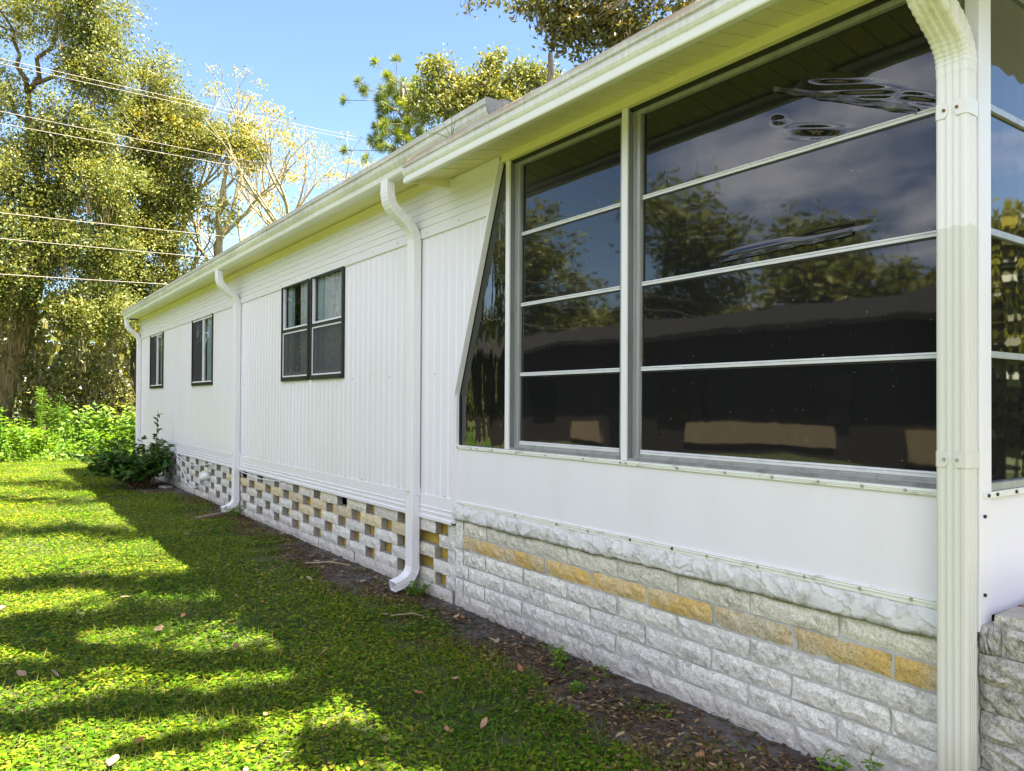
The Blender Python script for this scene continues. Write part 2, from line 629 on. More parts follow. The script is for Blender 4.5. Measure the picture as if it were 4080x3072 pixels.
M["oak_leaf"] = leaf_mat("oak_leaf", (0.09, 0.118, 0.028), (0.230, 0.258, 0.072), (0.34, 0.34, 0.15), 0.32, 0.5, 0.35)
M["oak_leaf2"] = leaf_mat("oak_leaf_pale", (0.097, 0.124, 0.032), (0.245, 0.268, 0.076), (0.36, 0.35, 0.16), 0.32, 0.5, 0.35)
M["oak_dark"] = leaf_mat("oak_leaf_brownish", (0.06, 0.07, 0.018), (0.135, 0.135, 0.045), (0.22, 0.18, 0.07), 0.35, 0.45, 0.4)
M["pine_leaf"] = leaf_mat("pine_needle", (0.09, 0.15, 0.02), (0.20, 0.27, 0.03), (0.28, 0.24, 0.05), 0.3)
M["gold_leaf"] = leaf_mat("yellowing_leaf", (0.24, 0.22, 0.02), (0.36, 0.33, 0.05), (0.42, 0.36, 0.08), 0.4)
M["weed_leaf"] = leaf_mat("weed_leaf", (0.075, 0.17, 0.012), (0.15, 0.29, 0.025), (0.24, 0.34, 0.05), 0.38, 0.5, 0.3)
M["weed_pale"] = leaf_mat("vine_leaf", (0.11, 0.22, 0.04), (0.20, 0.33, 0.08), (0.30, 0.40, 0.13), 0.38, 0.5, 0.3)
M["fennel"] = leaf_mat("fennel_leaf", (0.09, 0.20, 0.02), (0.17, 0.30, 0.04), None, 0.4, 0.6, 0.2)
M["shrub_leaf"] = leaf_mat("shrub_leaf", (0.024, 0.075, 0.010), (0.065, 0.15, 0.024), (0.13, 0.24, 0.04), 0.28, 0.4, 0.35)
M["under_leaf"] = leaf_mat("thicket_leaf", (0.07, 0.09, 0.02), (0.21, 0.215, 0.06), (0.36, 0.31, 0.15), 0.3)
M["moss"] = leaf_mat("hanging_moss", (0.17, 0.14, 0.085), (0.29, 0.245, 0.16), None, 0.35, 0.9, 0.1)
M["cover"] = leaf_mat("ground_cover_leaf", (0.028, 0.108, 0.006), (0.150, 0.285, 0.013), (0.34, 0.34, 0.05), 0.44, 0.5, 0.12, 1.3, (1.5, 1.12, 0.9))
M["blade"] = leaf_mat("grass_blade", (0.08, 0.14, 0.010), (0.15, 0.21, 0.018), (0.34, 0.29, 0.10), 0.35, 0.5, 0.3, 1.3, (1.4, 1.1, 0.9))
M["dead_leaf"] = leaf_mat("dead_leaf", (0.24, 0.10, 0.045), (0.42, 0.22, 0.12), (0.50, 0.36, 0.24), 0.25, 0.7, 0.2)
M["litter"] = leaf_mat("litter_bits", (0.055, 0.036, 0.022), (0.17, 0.105, 0.06), (0.36, 0.26, 0.17), 0.1, 0.8, 0.1)


def bark(name, a, b_, scale=(9, 9, 2.2)):
    mt, nt, b = mk(name, a, 0.95)
    p, g = geo_pos(nt, scale)
    n1 = noise(nt, p, 1.6, 6, 0.7)
    nt.links.new(ramp(nt, n1, [(0.35, a), (0.68, b_)]), b.inputs["Base Color"])
    bump(nt, b, n1, 0.9, 0.05)
    return mt


M["bark"] = bark("oak_bark", (0.065, 0.045, 0.022), (0.24, 0.17, 0.085))
M["bark_grey"] = bark("oak_bark_grey", (0.09, 0.075, 0.055), (0.25, 0.21, 0.16))
M["bark_pale"] = bark("pale_bark", (0.28, 0.23, 0.13), (0.50, 0.43, 0.28))


def ground_mat():
    mt, nt, b = mk("lawn_soil", (0.05, 0.06, 0.02), 0.95)
    p, g = geo_pos(nt, (1, 1, 1))
    n1 = noise(nt, p, 1.1, 8, 0.65)
    n2 = noise(nt, p, 30.0, 6, 0.7)
    c = mixc(nt, ramp(nt, n1, [(0.35, (0, 0, 0)), (0.7, (1, 1, 1))]), (0.055, 0.085, 0.014), (0.11, 0.12, 0.03))
    c = mixc(nt, ramp(nt, n2, [(0.4, (0, 0, 0)), (0.7, (1, 1, 1))]), c, (0.035, 0.04, 0.012))
    nt.links.new(c, b.inputs["Base Color"])
    bump(nt, b, n2, 0.8, 0.03)
    return mt


M["ground"] = ground_mat()


def soil_mat():
    mt, nt, b = mk("sandy_soil", (0.12, 0.11, 0.10), 0.95)
    p, g = geo_pos(nt, (1, 1, 1))
    n1 = noise(nt, p, 5.0, 7, 0.7)
    n2 = noise(nt, p, 90.0, 4, 0.75)
    c = ramp(nt, n1, [(0.32, (0.055, 0.042, 0.030)), (0.5, (0.105, 0.088, 0.075)), (0.7, (0.20, 0.185, 0.175))])
    c = mixc(nt, ramp(nt, n2, [(0.5, (0, 0, 0)), (0.75, (1, 1, 1))]), c, (0.04, 0.03, 0.022))
    nt.links.new(c, b.inputs["Base Color"])
    bump(nt, b, math_node(nt, "ADD", n1, math_node(nt, "MULTIPLY", n2, 0.5)), 0.9, 0.03)
    return mt


M["soil"] = soil_mat()

# ------------------------------------------------------------------ the ground
g = MB()
g.quad((-600, -600, GZ - 0.012), (600, -600, GZ - 0.012), (600, 600, GZ - 0.012), (-600, 600, GZ - 0.012))
structure(g.build("ground", M["ground"]), "green lawn around the white mobile home")


def soil_edge(y):
    e = 2.345 + 0.09 * math.sin(y * 1.7 + 0.6) + 0.06 * math.sin(y * 4.3) + 0.035 * math.sin(y * 11.0)
    if y > 6.5:
        e += min(0.26, (y - 6.5) * 0.085)
    if 11.4 < y < 15.2:
        e -= 0.55 * math.sin((y - 11.4) / 3.8 * math.pi)
    return e


g = MB()
ny, nx = 420, 14
vs_, fs = [], []
for j in range(ny + 1):
    y = 0.2 + (16.6 - 0.2) * j / ny
    e = soil_edge(y) - 0.06
    for i in range(nx + 1):
        t = i / nx
        x = e + (D + 0.10 - e) * t
        z = GZ - 0.016 + min(1, t * 4) * 0.010 + 0.007 * math.sin(x * 31 + y * 17) * math.sin(y * 23 - x * 9) * min(1, t * 3) + rnd.uniform(0, 0.004)
        vs_.append((x, y, z))
for j in range(ny):
    for i in range(nx):
        a = j * (nx + 1) + i
        fs.append((a, a + 1, a + nx + 2, a + nx + 1))
g.add(vs_, fs)
structure(g.build("soil_bed", M["soil"], smooth=True), "strip of bare grey sandy soil along the wall")

# ------------------------------------------------------------------ the mobile home
HX0, HY0, HY1 = D, 4.47, 16.40
ST = 2.668          # top of the ribbed siding
SB = 0.772          # its foot
home = thing("mobile_home", "long white mobile home with ribbed siding, gutters and dark framed windows", "mobile home", (4.8, 10, GZ))
WIN = [(6.375, 7.177), (7.224, 8.028), (10.888, 12.086), (14.212, 15.360)]
WZ0, WZ1 = 1.675, 2.663


def slant(y):
    """lower edge of the siding where the home's raked end meets the porch glass"""
    if y >= 4.455:
        return SB
    return 1.495 + (4.458 - y) / (4.458 - 3.919) * (2.979 - 1.495)


# ribbed wall sheet
PIT = 0.1016
bps = {}
y = 3.98
k = 0
while y < HY1:
    for fr, dx in ((0.0, 0.0), (0.46, 0.0), (0.54, 0.006), (0.70, 0.006), (0.78, 0.0)):
        bps[round(y + fr * PIT, 4)] = dx
    y += PIT
keys = sorted(k_ for k_ in bps if k_ <= HY1)


def rib_dx(yv):
    for a, b in zip(keys[:-1], keys[1:]):
        if a <= yv <= b:
            t = (yv - a) / (b - a)
            return bps[a] * (1 - t) + bps[b] * t
    return 0.0


allk = sorted(set(keys + [round(v, 4) for w in WIN for v in w] + [4.455, HY1]))
g = MB()
for a, b in zip(allk[:-1], allk[1:]):
    if b - a < 1e-4:
        continue
    mid = 0.5 * (a + b)
    top = ST
    for w0, w1 in WIN:
        if w0 < mid < w1:
            top = WZ0
    xa, xb = 2.708 + rib_dx(a), 2.708 + rib_dx(b)
    za, zb = (slant(a), slant(b)) if mid < 4.455 else (SB, SB)
    if za >= top and zb >= top:
        continue
    za, zb = min(za, top), min(zb, top)
    g.quad((xa, a, za), (xb, b, zb), (xb, b, top), (xa, a, top))
g.build("siding", M["siding"], home)

# horizontally beaded band under the eave, running on over the raked end
prof = [(2.722, ST - 0.012), (2.696, ST - 0.012), (2.694, ST + 0.010)]
z = ST + 0.010
for i in range(6):
    prof += [(2.694, z + 0.040), (2.702, z + 0.047), (2.702, z + 0.051), (2.694, z + 0.056)]
    z += 0.056
prof += [(2.694, 3.06), (2.722, 3.06)]
yv0 = 4.458 - (ST - 1.495) / (2.979 - 1.495) * (4.458 - 3.919)
g = MB()
k = len(prof)
far = [(x, HY1, zz_) for x, zz_ in prof]
near = []
for x, zz_ in prof:
    yy = 4.458 - (min(zz_, 2.979) - 1.495) / (2.979 - 1.495) * (4.458 - 3.919)
    near.append((x, yy, zz_))
g.add(near + far, [(i, i + 1, k + i + 1, k + i) for i in range(k - 1)])
g.build("eave_band", M["band"], home)
for i in range(26):
    yv = 4.4 + i * 0.455
    if yv > 16.2:
        break
    s = MB().tube([(2.692, yv, 2.69), (2.688, yv, 2.69)], 0.005, 6)
    s.build("screw", M["screwhead"], home)

# skirt trim at the foot of the siding
prof = [(2.722, 0.786), (2.704, 0.780), (2.703, 0.700), (2.697, 0.696), (2.697, 0.690), (2.702, 0.686),
        (2.702, 0.668), (2.694, 0.664), (2.694, 0.656), (2.700, 0.652), (2.700, 0.634), (2.690, 0.628), (2.690, 0.607), (2.74, 0.607)]
MB().prof_y(prof, 4.475, HY1, n=14, jit=0.0012).build("skirt_trim", M["white"], home)
for i in range(34):
    yv = 4.6 + i * 0.345
    MB().tube([(2.712, yv, 0.792), (2.703, yv, 0.792)], 0.0045, 6).build("screw", M["screwhead"], home)
for i in range(28):
    yv = 4.75 + i * 0.36
    if any(w0 - 0.05 < yv < w1 + 0.05 for w0, w1 in WIN):
        continue
    MB().tube([(2.71, yv, 1.655 + 0.006 * math.sin(i * 9)), (2.704, yv, 1.655)], 0.0045, 6).build("screw", M["screwhead"], home)

# white strip along the raked end
g = MB()
pts = [(4.452, 0.62), (4.452, 1.495), (3.925, 2.975)]
for (ya, za), (yb, zb) in zip(pts[:-1], pts[1:]):
    w_ = 0.022
    g.add([(2.690, ya + w_, za), (2.690, ya - 0.004, za), (2.690, yb - 0.004, zb), (2.690, yb + w_, zb),
           (2.730, ya + w_, za), (2.730, ya - 0.004, za), (2.730, yb - 0.004, zb), (2.730, yb + w_, zb)],
          [(0, 1, 2, 3), (0, 3, 7, 4), (1, 5, 6, 2), (4, 7, 6, 5)])
g.build("end_strip", M["white"], home)

# shell behind the siding, so that the rooms are rooms
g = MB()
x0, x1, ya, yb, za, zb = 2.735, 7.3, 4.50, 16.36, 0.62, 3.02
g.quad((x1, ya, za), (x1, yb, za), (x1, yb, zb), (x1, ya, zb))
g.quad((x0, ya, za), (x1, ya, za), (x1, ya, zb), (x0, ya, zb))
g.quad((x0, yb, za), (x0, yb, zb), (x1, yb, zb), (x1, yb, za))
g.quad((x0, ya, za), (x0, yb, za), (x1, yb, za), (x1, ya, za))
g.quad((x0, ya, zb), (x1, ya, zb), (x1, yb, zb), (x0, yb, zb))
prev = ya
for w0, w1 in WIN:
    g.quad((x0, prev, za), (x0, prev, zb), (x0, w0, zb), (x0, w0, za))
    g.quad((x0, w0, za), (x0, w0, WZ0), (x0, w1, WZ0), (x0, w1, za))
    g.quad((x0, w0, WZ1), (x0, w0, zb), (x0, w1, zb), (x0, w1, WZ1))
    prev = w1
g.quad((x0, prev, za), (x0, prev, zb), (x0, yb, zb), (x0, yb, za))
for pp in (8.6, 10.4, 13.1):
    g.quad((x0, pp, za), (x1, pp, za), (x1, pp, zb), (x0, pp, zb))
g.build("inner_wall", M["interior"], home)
# far end and back walls, outside
g = MB()
g.box(2.73, 7.38, 16.37, 16.40, 0.45, 3.10)
g.box(7.35, 7.38, 4.5, 16.37, 0.45, 3.10)
g.build("rear_wall", M["siding"], home)

# roof and eave
EY0, EY1 = 3.61, 16.46
roof = MB()
prof = [(2.47, 3.165), (2.47, 3.195), (5.05, 3.62), (7.66, 3.195), (7.66, 3.165), (5.05, 3.58)]
roof.prof_y(prof, EY0, EY1, closed=True, caps=True)
roof.build("roof", M["roof_grey"], home)
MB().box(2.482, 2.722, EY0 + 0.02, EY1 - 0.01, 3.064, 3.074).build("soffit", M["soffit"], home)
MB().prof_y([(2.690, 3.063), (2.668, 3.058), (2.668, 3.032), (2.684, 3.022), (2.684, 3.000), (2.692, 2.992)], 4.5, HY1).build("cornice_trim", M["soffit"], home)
# gutter: open K profile with end caps
gp = [(2.462, 3.19), (2.462, 3.012), (2.40, 3.008), (2.388, 3.020), (2.384, 3.060), (2.372, 3.076), (2.360, 3.100),
      (2.358, 3.128), (2.364, 3.138), (2.352, 3.146), (2.352, 3.186), (2.362, 3.190), (2.362, 3.150), (2.372, 3.140),
      (2.372, 3.104), (2.394, 3.064), (2.398, 3.024), (2.452, 3.022), (2.452, 3.19)]
def lift(z):
    return 3.046 + (z - 3.008) * 0.863


gp = [(x + 0.028, lift(z)) for x, z in gp]
g = MB()
for a, b in ((EY0, 10.35), (10.35, EY1)):
    o = 0.0 if a < 5 else 0.0025
    g.prof_y([(x - o, z - o) for x, z in gp], a, b + (0.03 if a < 5 else 0), closed=True, caps=True, n=10, jit=0.0015)
gut = g.build("gutter", M["gutter"], home)
for yv in (EY0 + 0.001, EY1 - 0.001):
    g = MB()
    pr = [(x + 0.028, lift(z_)) for x, z_ in [(2.462, 3.19), (2.462, 3.012), (2.40, 3.008), (2.388, 3.02), (2.384, 3.06), (2.36, 3.1), (2.352, 3.146), (2.352, 3.19)]]
    g.add([(x, yv, z_) for x, z_ in pr] + [(x, yv + (0.004 if yv > 5 else -0.004), z_) for x, z_ in pr],
          [tuple(range(8)), tuple(reversed(range(8, 16)))] + [(i, (i + 1) % 8, 8 + (i + 1) % 8, 8 + i) for i in range(8)])
    g.build("end_cap", M["alu_side"] if yv < 5 else M["gutter"], gut)
g = MB()
g.box(2.494, 2.70, EY0 - 0.004, EY0 + 0.016, 3.076, 3.215)
g.build("eave_return", M["alu_side"], home)
g = MB()
g.box(2.494, 2.72, EY1 - 0.03, EY1 - 0.012, 3.03, 3.16)
g.build("eave_return", M["alu_side"], home)


# ------------------------------------------------------------------ windows of the home
def bar(g_, y0, y1, z0, z1, x0, x1):
    g_.box(x0, x1, y0, y1, z0, z1)


def hung_window(y0, y1, parent):
    fx0, fx1 = 2.690, 2.745
    w = 0.034
    g = MB()
    bar(g, y0, y0 + w, WZ0 - 0.012, WZ1, fx0, fx1)
    bar(g, y1 - w * 0.8, y1, WZ0 - 0.012, WZ1, fx0, fx1)
    bar(g, y0 + w, y1 - w * 0.8, WZ0 - 0.012, WZ0 + 0.030, fx0 - 0.006, fx1)
    bar(g, y0 + w, y1 - w * 0.8, WZ1 - 0.012, WZ1, fx0 + 0.004, fx1)
    win = g.build("window", M["bronze"], parent)
    a, b = y0 + w, y1 - w * 0.8
    zm = 2.19
    g = MB()
    bar(g, a, b, zm - 0.014, zm + 0.016, fx0 + 0.004, fx1)
    g.build("meeting_rail", M["bronze"], win)
    g = MB()     # white upper sash
    s = 0.011
    bar(g, a, a + s, zm + 0.017, WZ1 - 0.013, 2.703, 2.735)
    bar(g, b - s, b, zm + 0.017, WZ1 - 0.013, 2.703, 2.735)
    bar(g, a + s, b - s, zm + 0.017, zm + 0.034, 2.703, 2.735)
    g.build("upper_sash", M["white"], win)
    g = MB()     # screen frame
    zl, zh = WZ0 + 0.031, zm - 0.015
    bar(g, a, a + 0.014, zl, zh, 2.700, 2.712)
    bar(g, b - 0.014, b, zl, zh, 2.700, 2.712)
    bar(g, a + 0.014, b - 0.014, zl, zl + 0.014, 2.700, 2.712)
    bar(g, a + 0.014, b - 0.014, zh - 0.014, zh, 2.700, 2.712)
    g.build("screen_frame", M["white"], win)
    g = MB()     # lower sash behind the screen
    bar(g, a + 0.01, a + 0.045, zl, zh, 2.722, 2.745)
    bar(g, b - 0.045, b - 0.01, zl, zh, 2.722, 2.745)
    bar(g, a + 0.045, b - 0.045, zl, zl + 0.05, 2.722, 2.745)
    g.build("lower_sash", M["alu"], win)
    MB().quad((2.722, a + s, zm + 0.034), (2.722, a + s, WZ1 - 0.013), (2.722, b - s, WZ1 - 0.013), (2.722, b - s, zm + 0.034)).build("pane", M["glass"], win)
    MB().quad((2.735, a + 0.02, zl), (2.735, a + 0.02, zh), (2.735, b - 0.02, zh), (2.735, b - 0.02, zl)).build("pane", M["glass"], win)
    MB().quad((2.706, a + 0.014, zl + 0.014), (2.706, b - 0.014, zl + 0.014), (2.706, b - 0.014, zh - 0.014), (2.706, a + 0.014, zh - 0.014)).build("insect_screen", M["screen"], win)
    return win


def slider_window(y0, y1, ym, parent):
    fx0, fx1 = 2.692, 2.745
    w = 0.020
    g = MB()
    bar(g, y0, y0 + w, WZ0, WZ1, fx0, fx1)
    bar(g, y1 - w * 1.4, y1, WZ0, WZ1, fx0, fx1)
    bar(g, y0 + w, y1 - w * 1.4, WZ0, WZ0 + 0.020, fx0 - 0.004, fx1)
    bar(g, y0 + w, y1 - w * 1.4, WZ0 + 0.026, WZ0 + 0.045, fx0 + 0.004, fx1)
    bar(g, y0 + w, y1 - w * 1.4, WZ1 - 0.014, WZ1, fx0 + 0.004, fx1)
    win = g.build("window", M["bronze"], parent)
    a, b = y0 + w, y1 - w * 1.4
    zl, zh = WZ0 + 0.046, WZ1 - 0.015
    g = MB()
    bar(g, ym - 0.022, ym + 0.016, zl, zh, 2.700, 2.735)
    bar(g, a, ym - 0.022, zl, zl + 0.018, 2.703, 2.735)
    bar(g, ym + 0.016, b, zl, zl + 0.018, 2.703, 2.735)
    bar(g, a, ym - 0.022, zh - 0.022, zh, 2.703, 2.735)
    bar(g, ym + 0.016, b, zh - 0.022, zh, 2.703, 2.735)
    g.build("sash_bar", M["white"], win)
    MB().quad((2.716, a, zl + 0.018), (2.716, a, zh - 0.022), (2.716, ym - 0.022, zh - 0.022), (2.716, ym - 0.022, zl + 0.018)).build("pane", M["glass"], win)
    MB().quad((2.724, ym + 0.016, zl + 0.018), (2.724, ym + 0.016, zh - 0.022), (2.724, b, zh - 0.022), (2.724, b, zl + 0.018)).build("pane", M["glass"], win)
    MB().quad((2.708, ym + 0.016, zl + 0.018), (2.708, b, zl + 0.018), (2.708, b, zh - 0.022), (2.708, ym + 0.016, zh - 0.022)).build("insect_screen", M["screen"], win)
    return win


hung_window(*WIN[0], home)
hung_window(*WIN[1], home)
slider_window(*WIN[2], 11.44, home)
slider_window(*WIN[3], 14.75, home)


def curtain(y0, y1, z0, z1, x, mat, label, folds=6, amp=0.016):
    n = folds * 8
    g = MB()
    vs_ = []
    for i in range(n + 1):
        t = i / n
        xx = x + amp * math.sin(t * folds * 2 * math.pi) + 0.008 * math.sin(t * 17)
        yy = y0 + (y1 - y0) * t
        vs_ += [(xx, yy, z0), (xx, yy, z1)]
    g.add(vs_, [(2 * i, 2 * i + 2, 2 * i + 3, 2 * i + 1) for i in range(n)])
    tag(g.build("curtain", mat, smooth=True), label, "curtain", "curtains inside the windows")


curtain(7.84, 8.0, 1.62, 2.655, 2.772, M["curtain"], "pale blue curtain bunched at the far side of the double window", 3)
curtain(7.25, 7.62, 1.62, 2.655, 2.772, M["curtain_w"], "grey white curtain half drawn across the farther pane of the double window", 5)
curtain(6.98, 7.16, 1.62, 2.655, 2.772, M["curtain"], "blue green curtain at the left of the nearer double window pane", 3)
curtain(6.38, 6.96, 1.62, 2.655, 2.772, M["curtain_w"], "white net curtain covering most of the nearer double window pane", 7)
curtain(11.18, 11.44, 1.62, 2.64, 2.772, M["curtain"], "narrow blue curtain in the middle of the tall sliding window", 3)
curtain(14.6, 14.75, 1.62, 2.64, 2.772, M["curtain"], "thin blue curtain in the sliding window nearest the far corner", 2)
# coiled cord lying against the lower screen
g = MB()
for ph, rx, rz, cyv in ((0.0, 0.10, 0.17, 7.66), (0.5, 0.08, 0.19, 7.60)):
    g.tube([(2.776, cyv + rx * math.cos(t * 0.42 + ph), 1.86 + rz * math.sin(t * 0.42 + ph) + 0.02 * math.sin(t)) for t in range(13)], 0.006, 5)
tag(g.build("coiled_cord", M["cable"], smooth=True), "pale coiled cord behind the lower screen of the double window", "cord")

# ------------------------------------------------------------------ downspouts
def spout_section(w, d, flutes=True):
    """closed cross-section (a along Y, b outwards); front and sides carry shallow flutes"""
    pts = []
    c = 0.010
    fl = 0.0022
    # near side (facing -Y), from back to front
    pts += [(-w / 2, -d / 2 + c)]
    if flutes:
        for q in (-0.18, 0.02, 0.22):
            pts += [(-w / 2, d * q - 0.006), (-w / 2 + fl, d * q - 0.003), (-w / 2 + fl, d * q + 0.003), (-w / 2, d * q + 0.006)]
    pts += [(-w / 2, d / 2 - c), (-w / 2 + c * 0.35, d / 2 - c * 0.35), (-w / 2 + c, d / 2)]
    if flutes:
        for q in (-0.22, 0.0, 0.22):
            pts += [(w * q - 0.008, d / 2), (w * q - 0.004, d / 2 - fl), (w * q + 0.004, d / 2 - fl), (w * q + 0.008, d / 2)]
    pts += [(w / 2 - c, d / 2), (w / 2 - c * 0.35, d / 2 - c * 0.35), (w / 2, d / 2 - c), (w / 2, -d / 2 + c), (w / 2 - c, -d / 2), (-w / 2 + c, -d / 2)]
    return pts


def spout_run(path, yc, w, d, crimp=None, grow=1.0):
    """sweep the section along a path of (x, z) points lying in a plane of constant Y"""
    sec = spout_section(w, d)
    k = len(sec)
    g = MB()
    vs_, fs = [], []
    n = len(path)
    for i, (x, z) in enumerate(path):
        xa, za = path[max(i - 1, 0)]
        xb, zb = path[min(i + 1, n - 1)]
        tx, tz = xb - xa, zb - za
        L = math.hypot(tx, tz)
        tx, tz = tx / L, tz / L
        nx_, nz_ = tz, -tx           # outwards for a run going down: (-1, 0)
        s = grow * (crimp[i] if crimp else 1.0)
        for a, b in sec:
            vs_.append((x + nx_ * b * s, yc + a * s, z + nz_ * b * s))
    for i in range(n - 1):
        for j in range(k):
            jj = (j + 1) % k
            fs.append((i * k + j, (i + 1) * k + j, (i + 1) * k + jj, i * k + jj))
    g.add(vs_, fs)
    return g


def smooth_path(ctrl, n):
    """Catmull-Rom through control points"""
    out = []
    c = [ctrl[0]] + list(ctrl) + [ctrl[-1]]
    segs = len(ctrl) - 1
    for i in range(n + 1):
        t = i / n * segs
        s = min(int(t), segs - 1)
        t -= s
        p0, p1, p2, p3 = c[s], c[s + 1], c[s + 2], c[s + 3]
        out.append(tuple(0.5 * (2 * b + (-a + c_) * t + (2 * a - 5 * b + 4 * c_ - d_) * t * t + (-a + 3 * b - 3 * c_ + d_) * t ** 3)
                         for a, b, c_, d_ in zip(p0, p1, p2, p3)))
    return out


def crimps(n, lo=0.0, hi=1.0):
    return [1.0 + (0.035 if (i % 3 == 0 and lo <= i / n <= hi) else 0.0) for i in range(n + 1)]


def downspout(parent, yc, xout, zout, ztop, zbot, kick, mat, w=0.102, d=0.076, straps=(), rust=False, xw=2.668):
    """drop outlet, offset elbow, straight pipe, kick-out elbow; straps hold it to the wall"""
    straight = [(xw, ztop), (xw, (ztop + zbot) / 2), (xw, zbot)]
    ds = spout_run(straight, yc, w, d).build("downspout", mat, parent)
    dx_, dz_ = xw - xout, zout - ztop
    up = smooth_path([(xout, zout), (xout, zout - 0.24 * dz_), (xout + 0.10 * dx_, zout - 0.42 * dz_), (xout + 0.42 * dx_, zout - 0.58 * dz_),
                      (xout + 0.78 * dx_, zout - 0.74 * dz_), (xout + 0.97 * dx_, zout - 0.92 * dz_), (xw, ztop - 0.04)], 60)
    spout_run(up, yc, w, d, crimps(60, 0.14, 0.92), 1.02).build("elbow", mat, ds)
    if kick:
        dn = smooth_path([(xw, zbot + 0.03), (xw, zbot - 0.01), (xw - 0.02, zbot - 0.06), (xw - 0.075, zbot - 0.105), (xw - 0.16, zbot - 0.13)], 22)
        spout_run(dn, yc, w, d, crimps(22, 0.15, 0.8), 1.03).build("shoe", mat, ds)
    for zs in straps:
        h = 0.026
        x0_, x1_ = xw - d / 2 - 0.003, 2.705
        ya_, yb_ = yc - w / 2 + 0.006, yc + w / 2 - 0.006
        t = 0.0025
        # two wrapped tabs with cut corners, leaving the middle of the face bare
        for s, yy in ((1, ya_), (-1, yb_)):
            g = MB()
            ye = yy + s * w * 0.36
            g.add([(x0_, yy, zs - h), (x0_, ye - s * 0.01, zs - h), (x0_, ye, zs - h * 0.4), (x0_, ye, zs + h * 0.55), (x0_, ye - s * 0.01, zs + h), (x0_, yy, zs + h),
                   (x0_ + t, yy, zs - h), (x0_ + t, ye - s * 0.01, zs - h), (x0_ + t, ye, zs - h * 0.4), (x0_ + t, ye, zs + h * 0.55), (x0_ + t, ye - s * 0.01, zs + h), (x0_ + t, yy, zs + h)],
                  [(0, 1, 2, 3, 4, 5), (11, 10, 9, 8, 7, 6)] + [(i, (i + 1) % 6 + 0, 6 + (i + 1) % 6, 6 + i) for i in range(6)])
            yo = yy - s * 0.0075
            g.add([(x0_, yy, zs - h), (x0_ + 0.010, yo, zs - h), (x1_, yo, zs - h), (x1_, yo, zs + h), (x0_ + 0.010, yo, zs + h), (x0_, yy, zs + h)], [(0, 1, 4, 5), (1, 2, 3, 4)])
            g.build("strap", mat, ds)
        for s in (-1, 1):
            MB().tube([(x0_ + 0.001, yc + s * w * 0.2, zs), (x0_ - 0.004, yc + s * w * 0.2, zs)], 0.0055, 7).build("screw", M["screwrust" if (rust and zs > 2) else "screwhead"], ds)
    return ds


downspout(home, 16.34, 2.45, 3.055, 2.62, 0.34, True, M["spout"], straps=(0.8,))
downspout(home, 9.60, 2.45, 3.055, 2.64, 0.25, True, M["spout"], straps=(0.79,))
downspout(home, 4.995, 2.45, 3.055, 2.64, 0.24, True, M["spout"], straps=(0.79,))

# ------------------------------------------------------------------ split-face blocks
def block_mesh(name, L, H, dep, mat, rough=0.007, nx_=9, nz_=3, seed=0):
    """one block: rough front towards -X with broken edges; origin at front lower near corner"""
    rr = random.Random(seed)
    g = MB()
    vs_, fs = [], []
    for j in range(nz_ + 1):
        for i in range(nx_ + 1):
            edge = (i in (0, nx_)) + (j in (0, nz_))
            x = rr.uniform(-rough, rough * 0.4) if not edge else rr.uniform(0.003, 0.003 + rough * 0.9)
            yy = L * i / nx_ + (rr.uniform(-0.3, 0.3) * L / nx_ if 0 < i < nx_ else rr.uniform(-0.003, 0.003))
            zz_ = H * j / nz_ + (rr.uniform(-0.25, 0.25) * H / nz_ if 0 < j < nz_ else rr.uniform(-0.0025, 0.0015))
            vs_.append((x, yy, zz_))
    for j in range(nz_):
        for i in range(nx_):
            a = j * (nx_ + 1) + i
            fs.append((a, a + nx_ + 1, a + nx_ + 2, a + 1))
    o = len(vs_)
    vs_ += [(dep, 0, 0), (dep, L, 0), (dep, L, H), (dep, 0, H)]
    bot = list(range(nx_ + 1))
    top = [nz_ * (nx_ + 1) + i for i in range(nx_ + 1)]
    lef = [j * (nx_ + 1) for j in range(nz_ + 1)]
    rig = [j * (nx_ + 1) + nx_ for j in range(nz_ + 1)]
    fs.append(tuple(bot + [o + 1, o]))
    fs.append(tuple([o + 3, o + 2] + list(reversed(top))))
    fs.append(tuple([o, o + 3] + list(reversed(lef))))
    fs.append(tuple(rig + [o + 2, o + 1]))
    fs.append((o, o + 1, o + 2, o + 3))
    g.add(vs_, fs)
    me = g.mesh(name, mat)
    me.materials.append(M["raw_block"])
    nf = nx_ * nz_
    me.polygons.foreach_set("material_index", [0] * nf + [1] * (len(me.polygons) - nf))
    return me


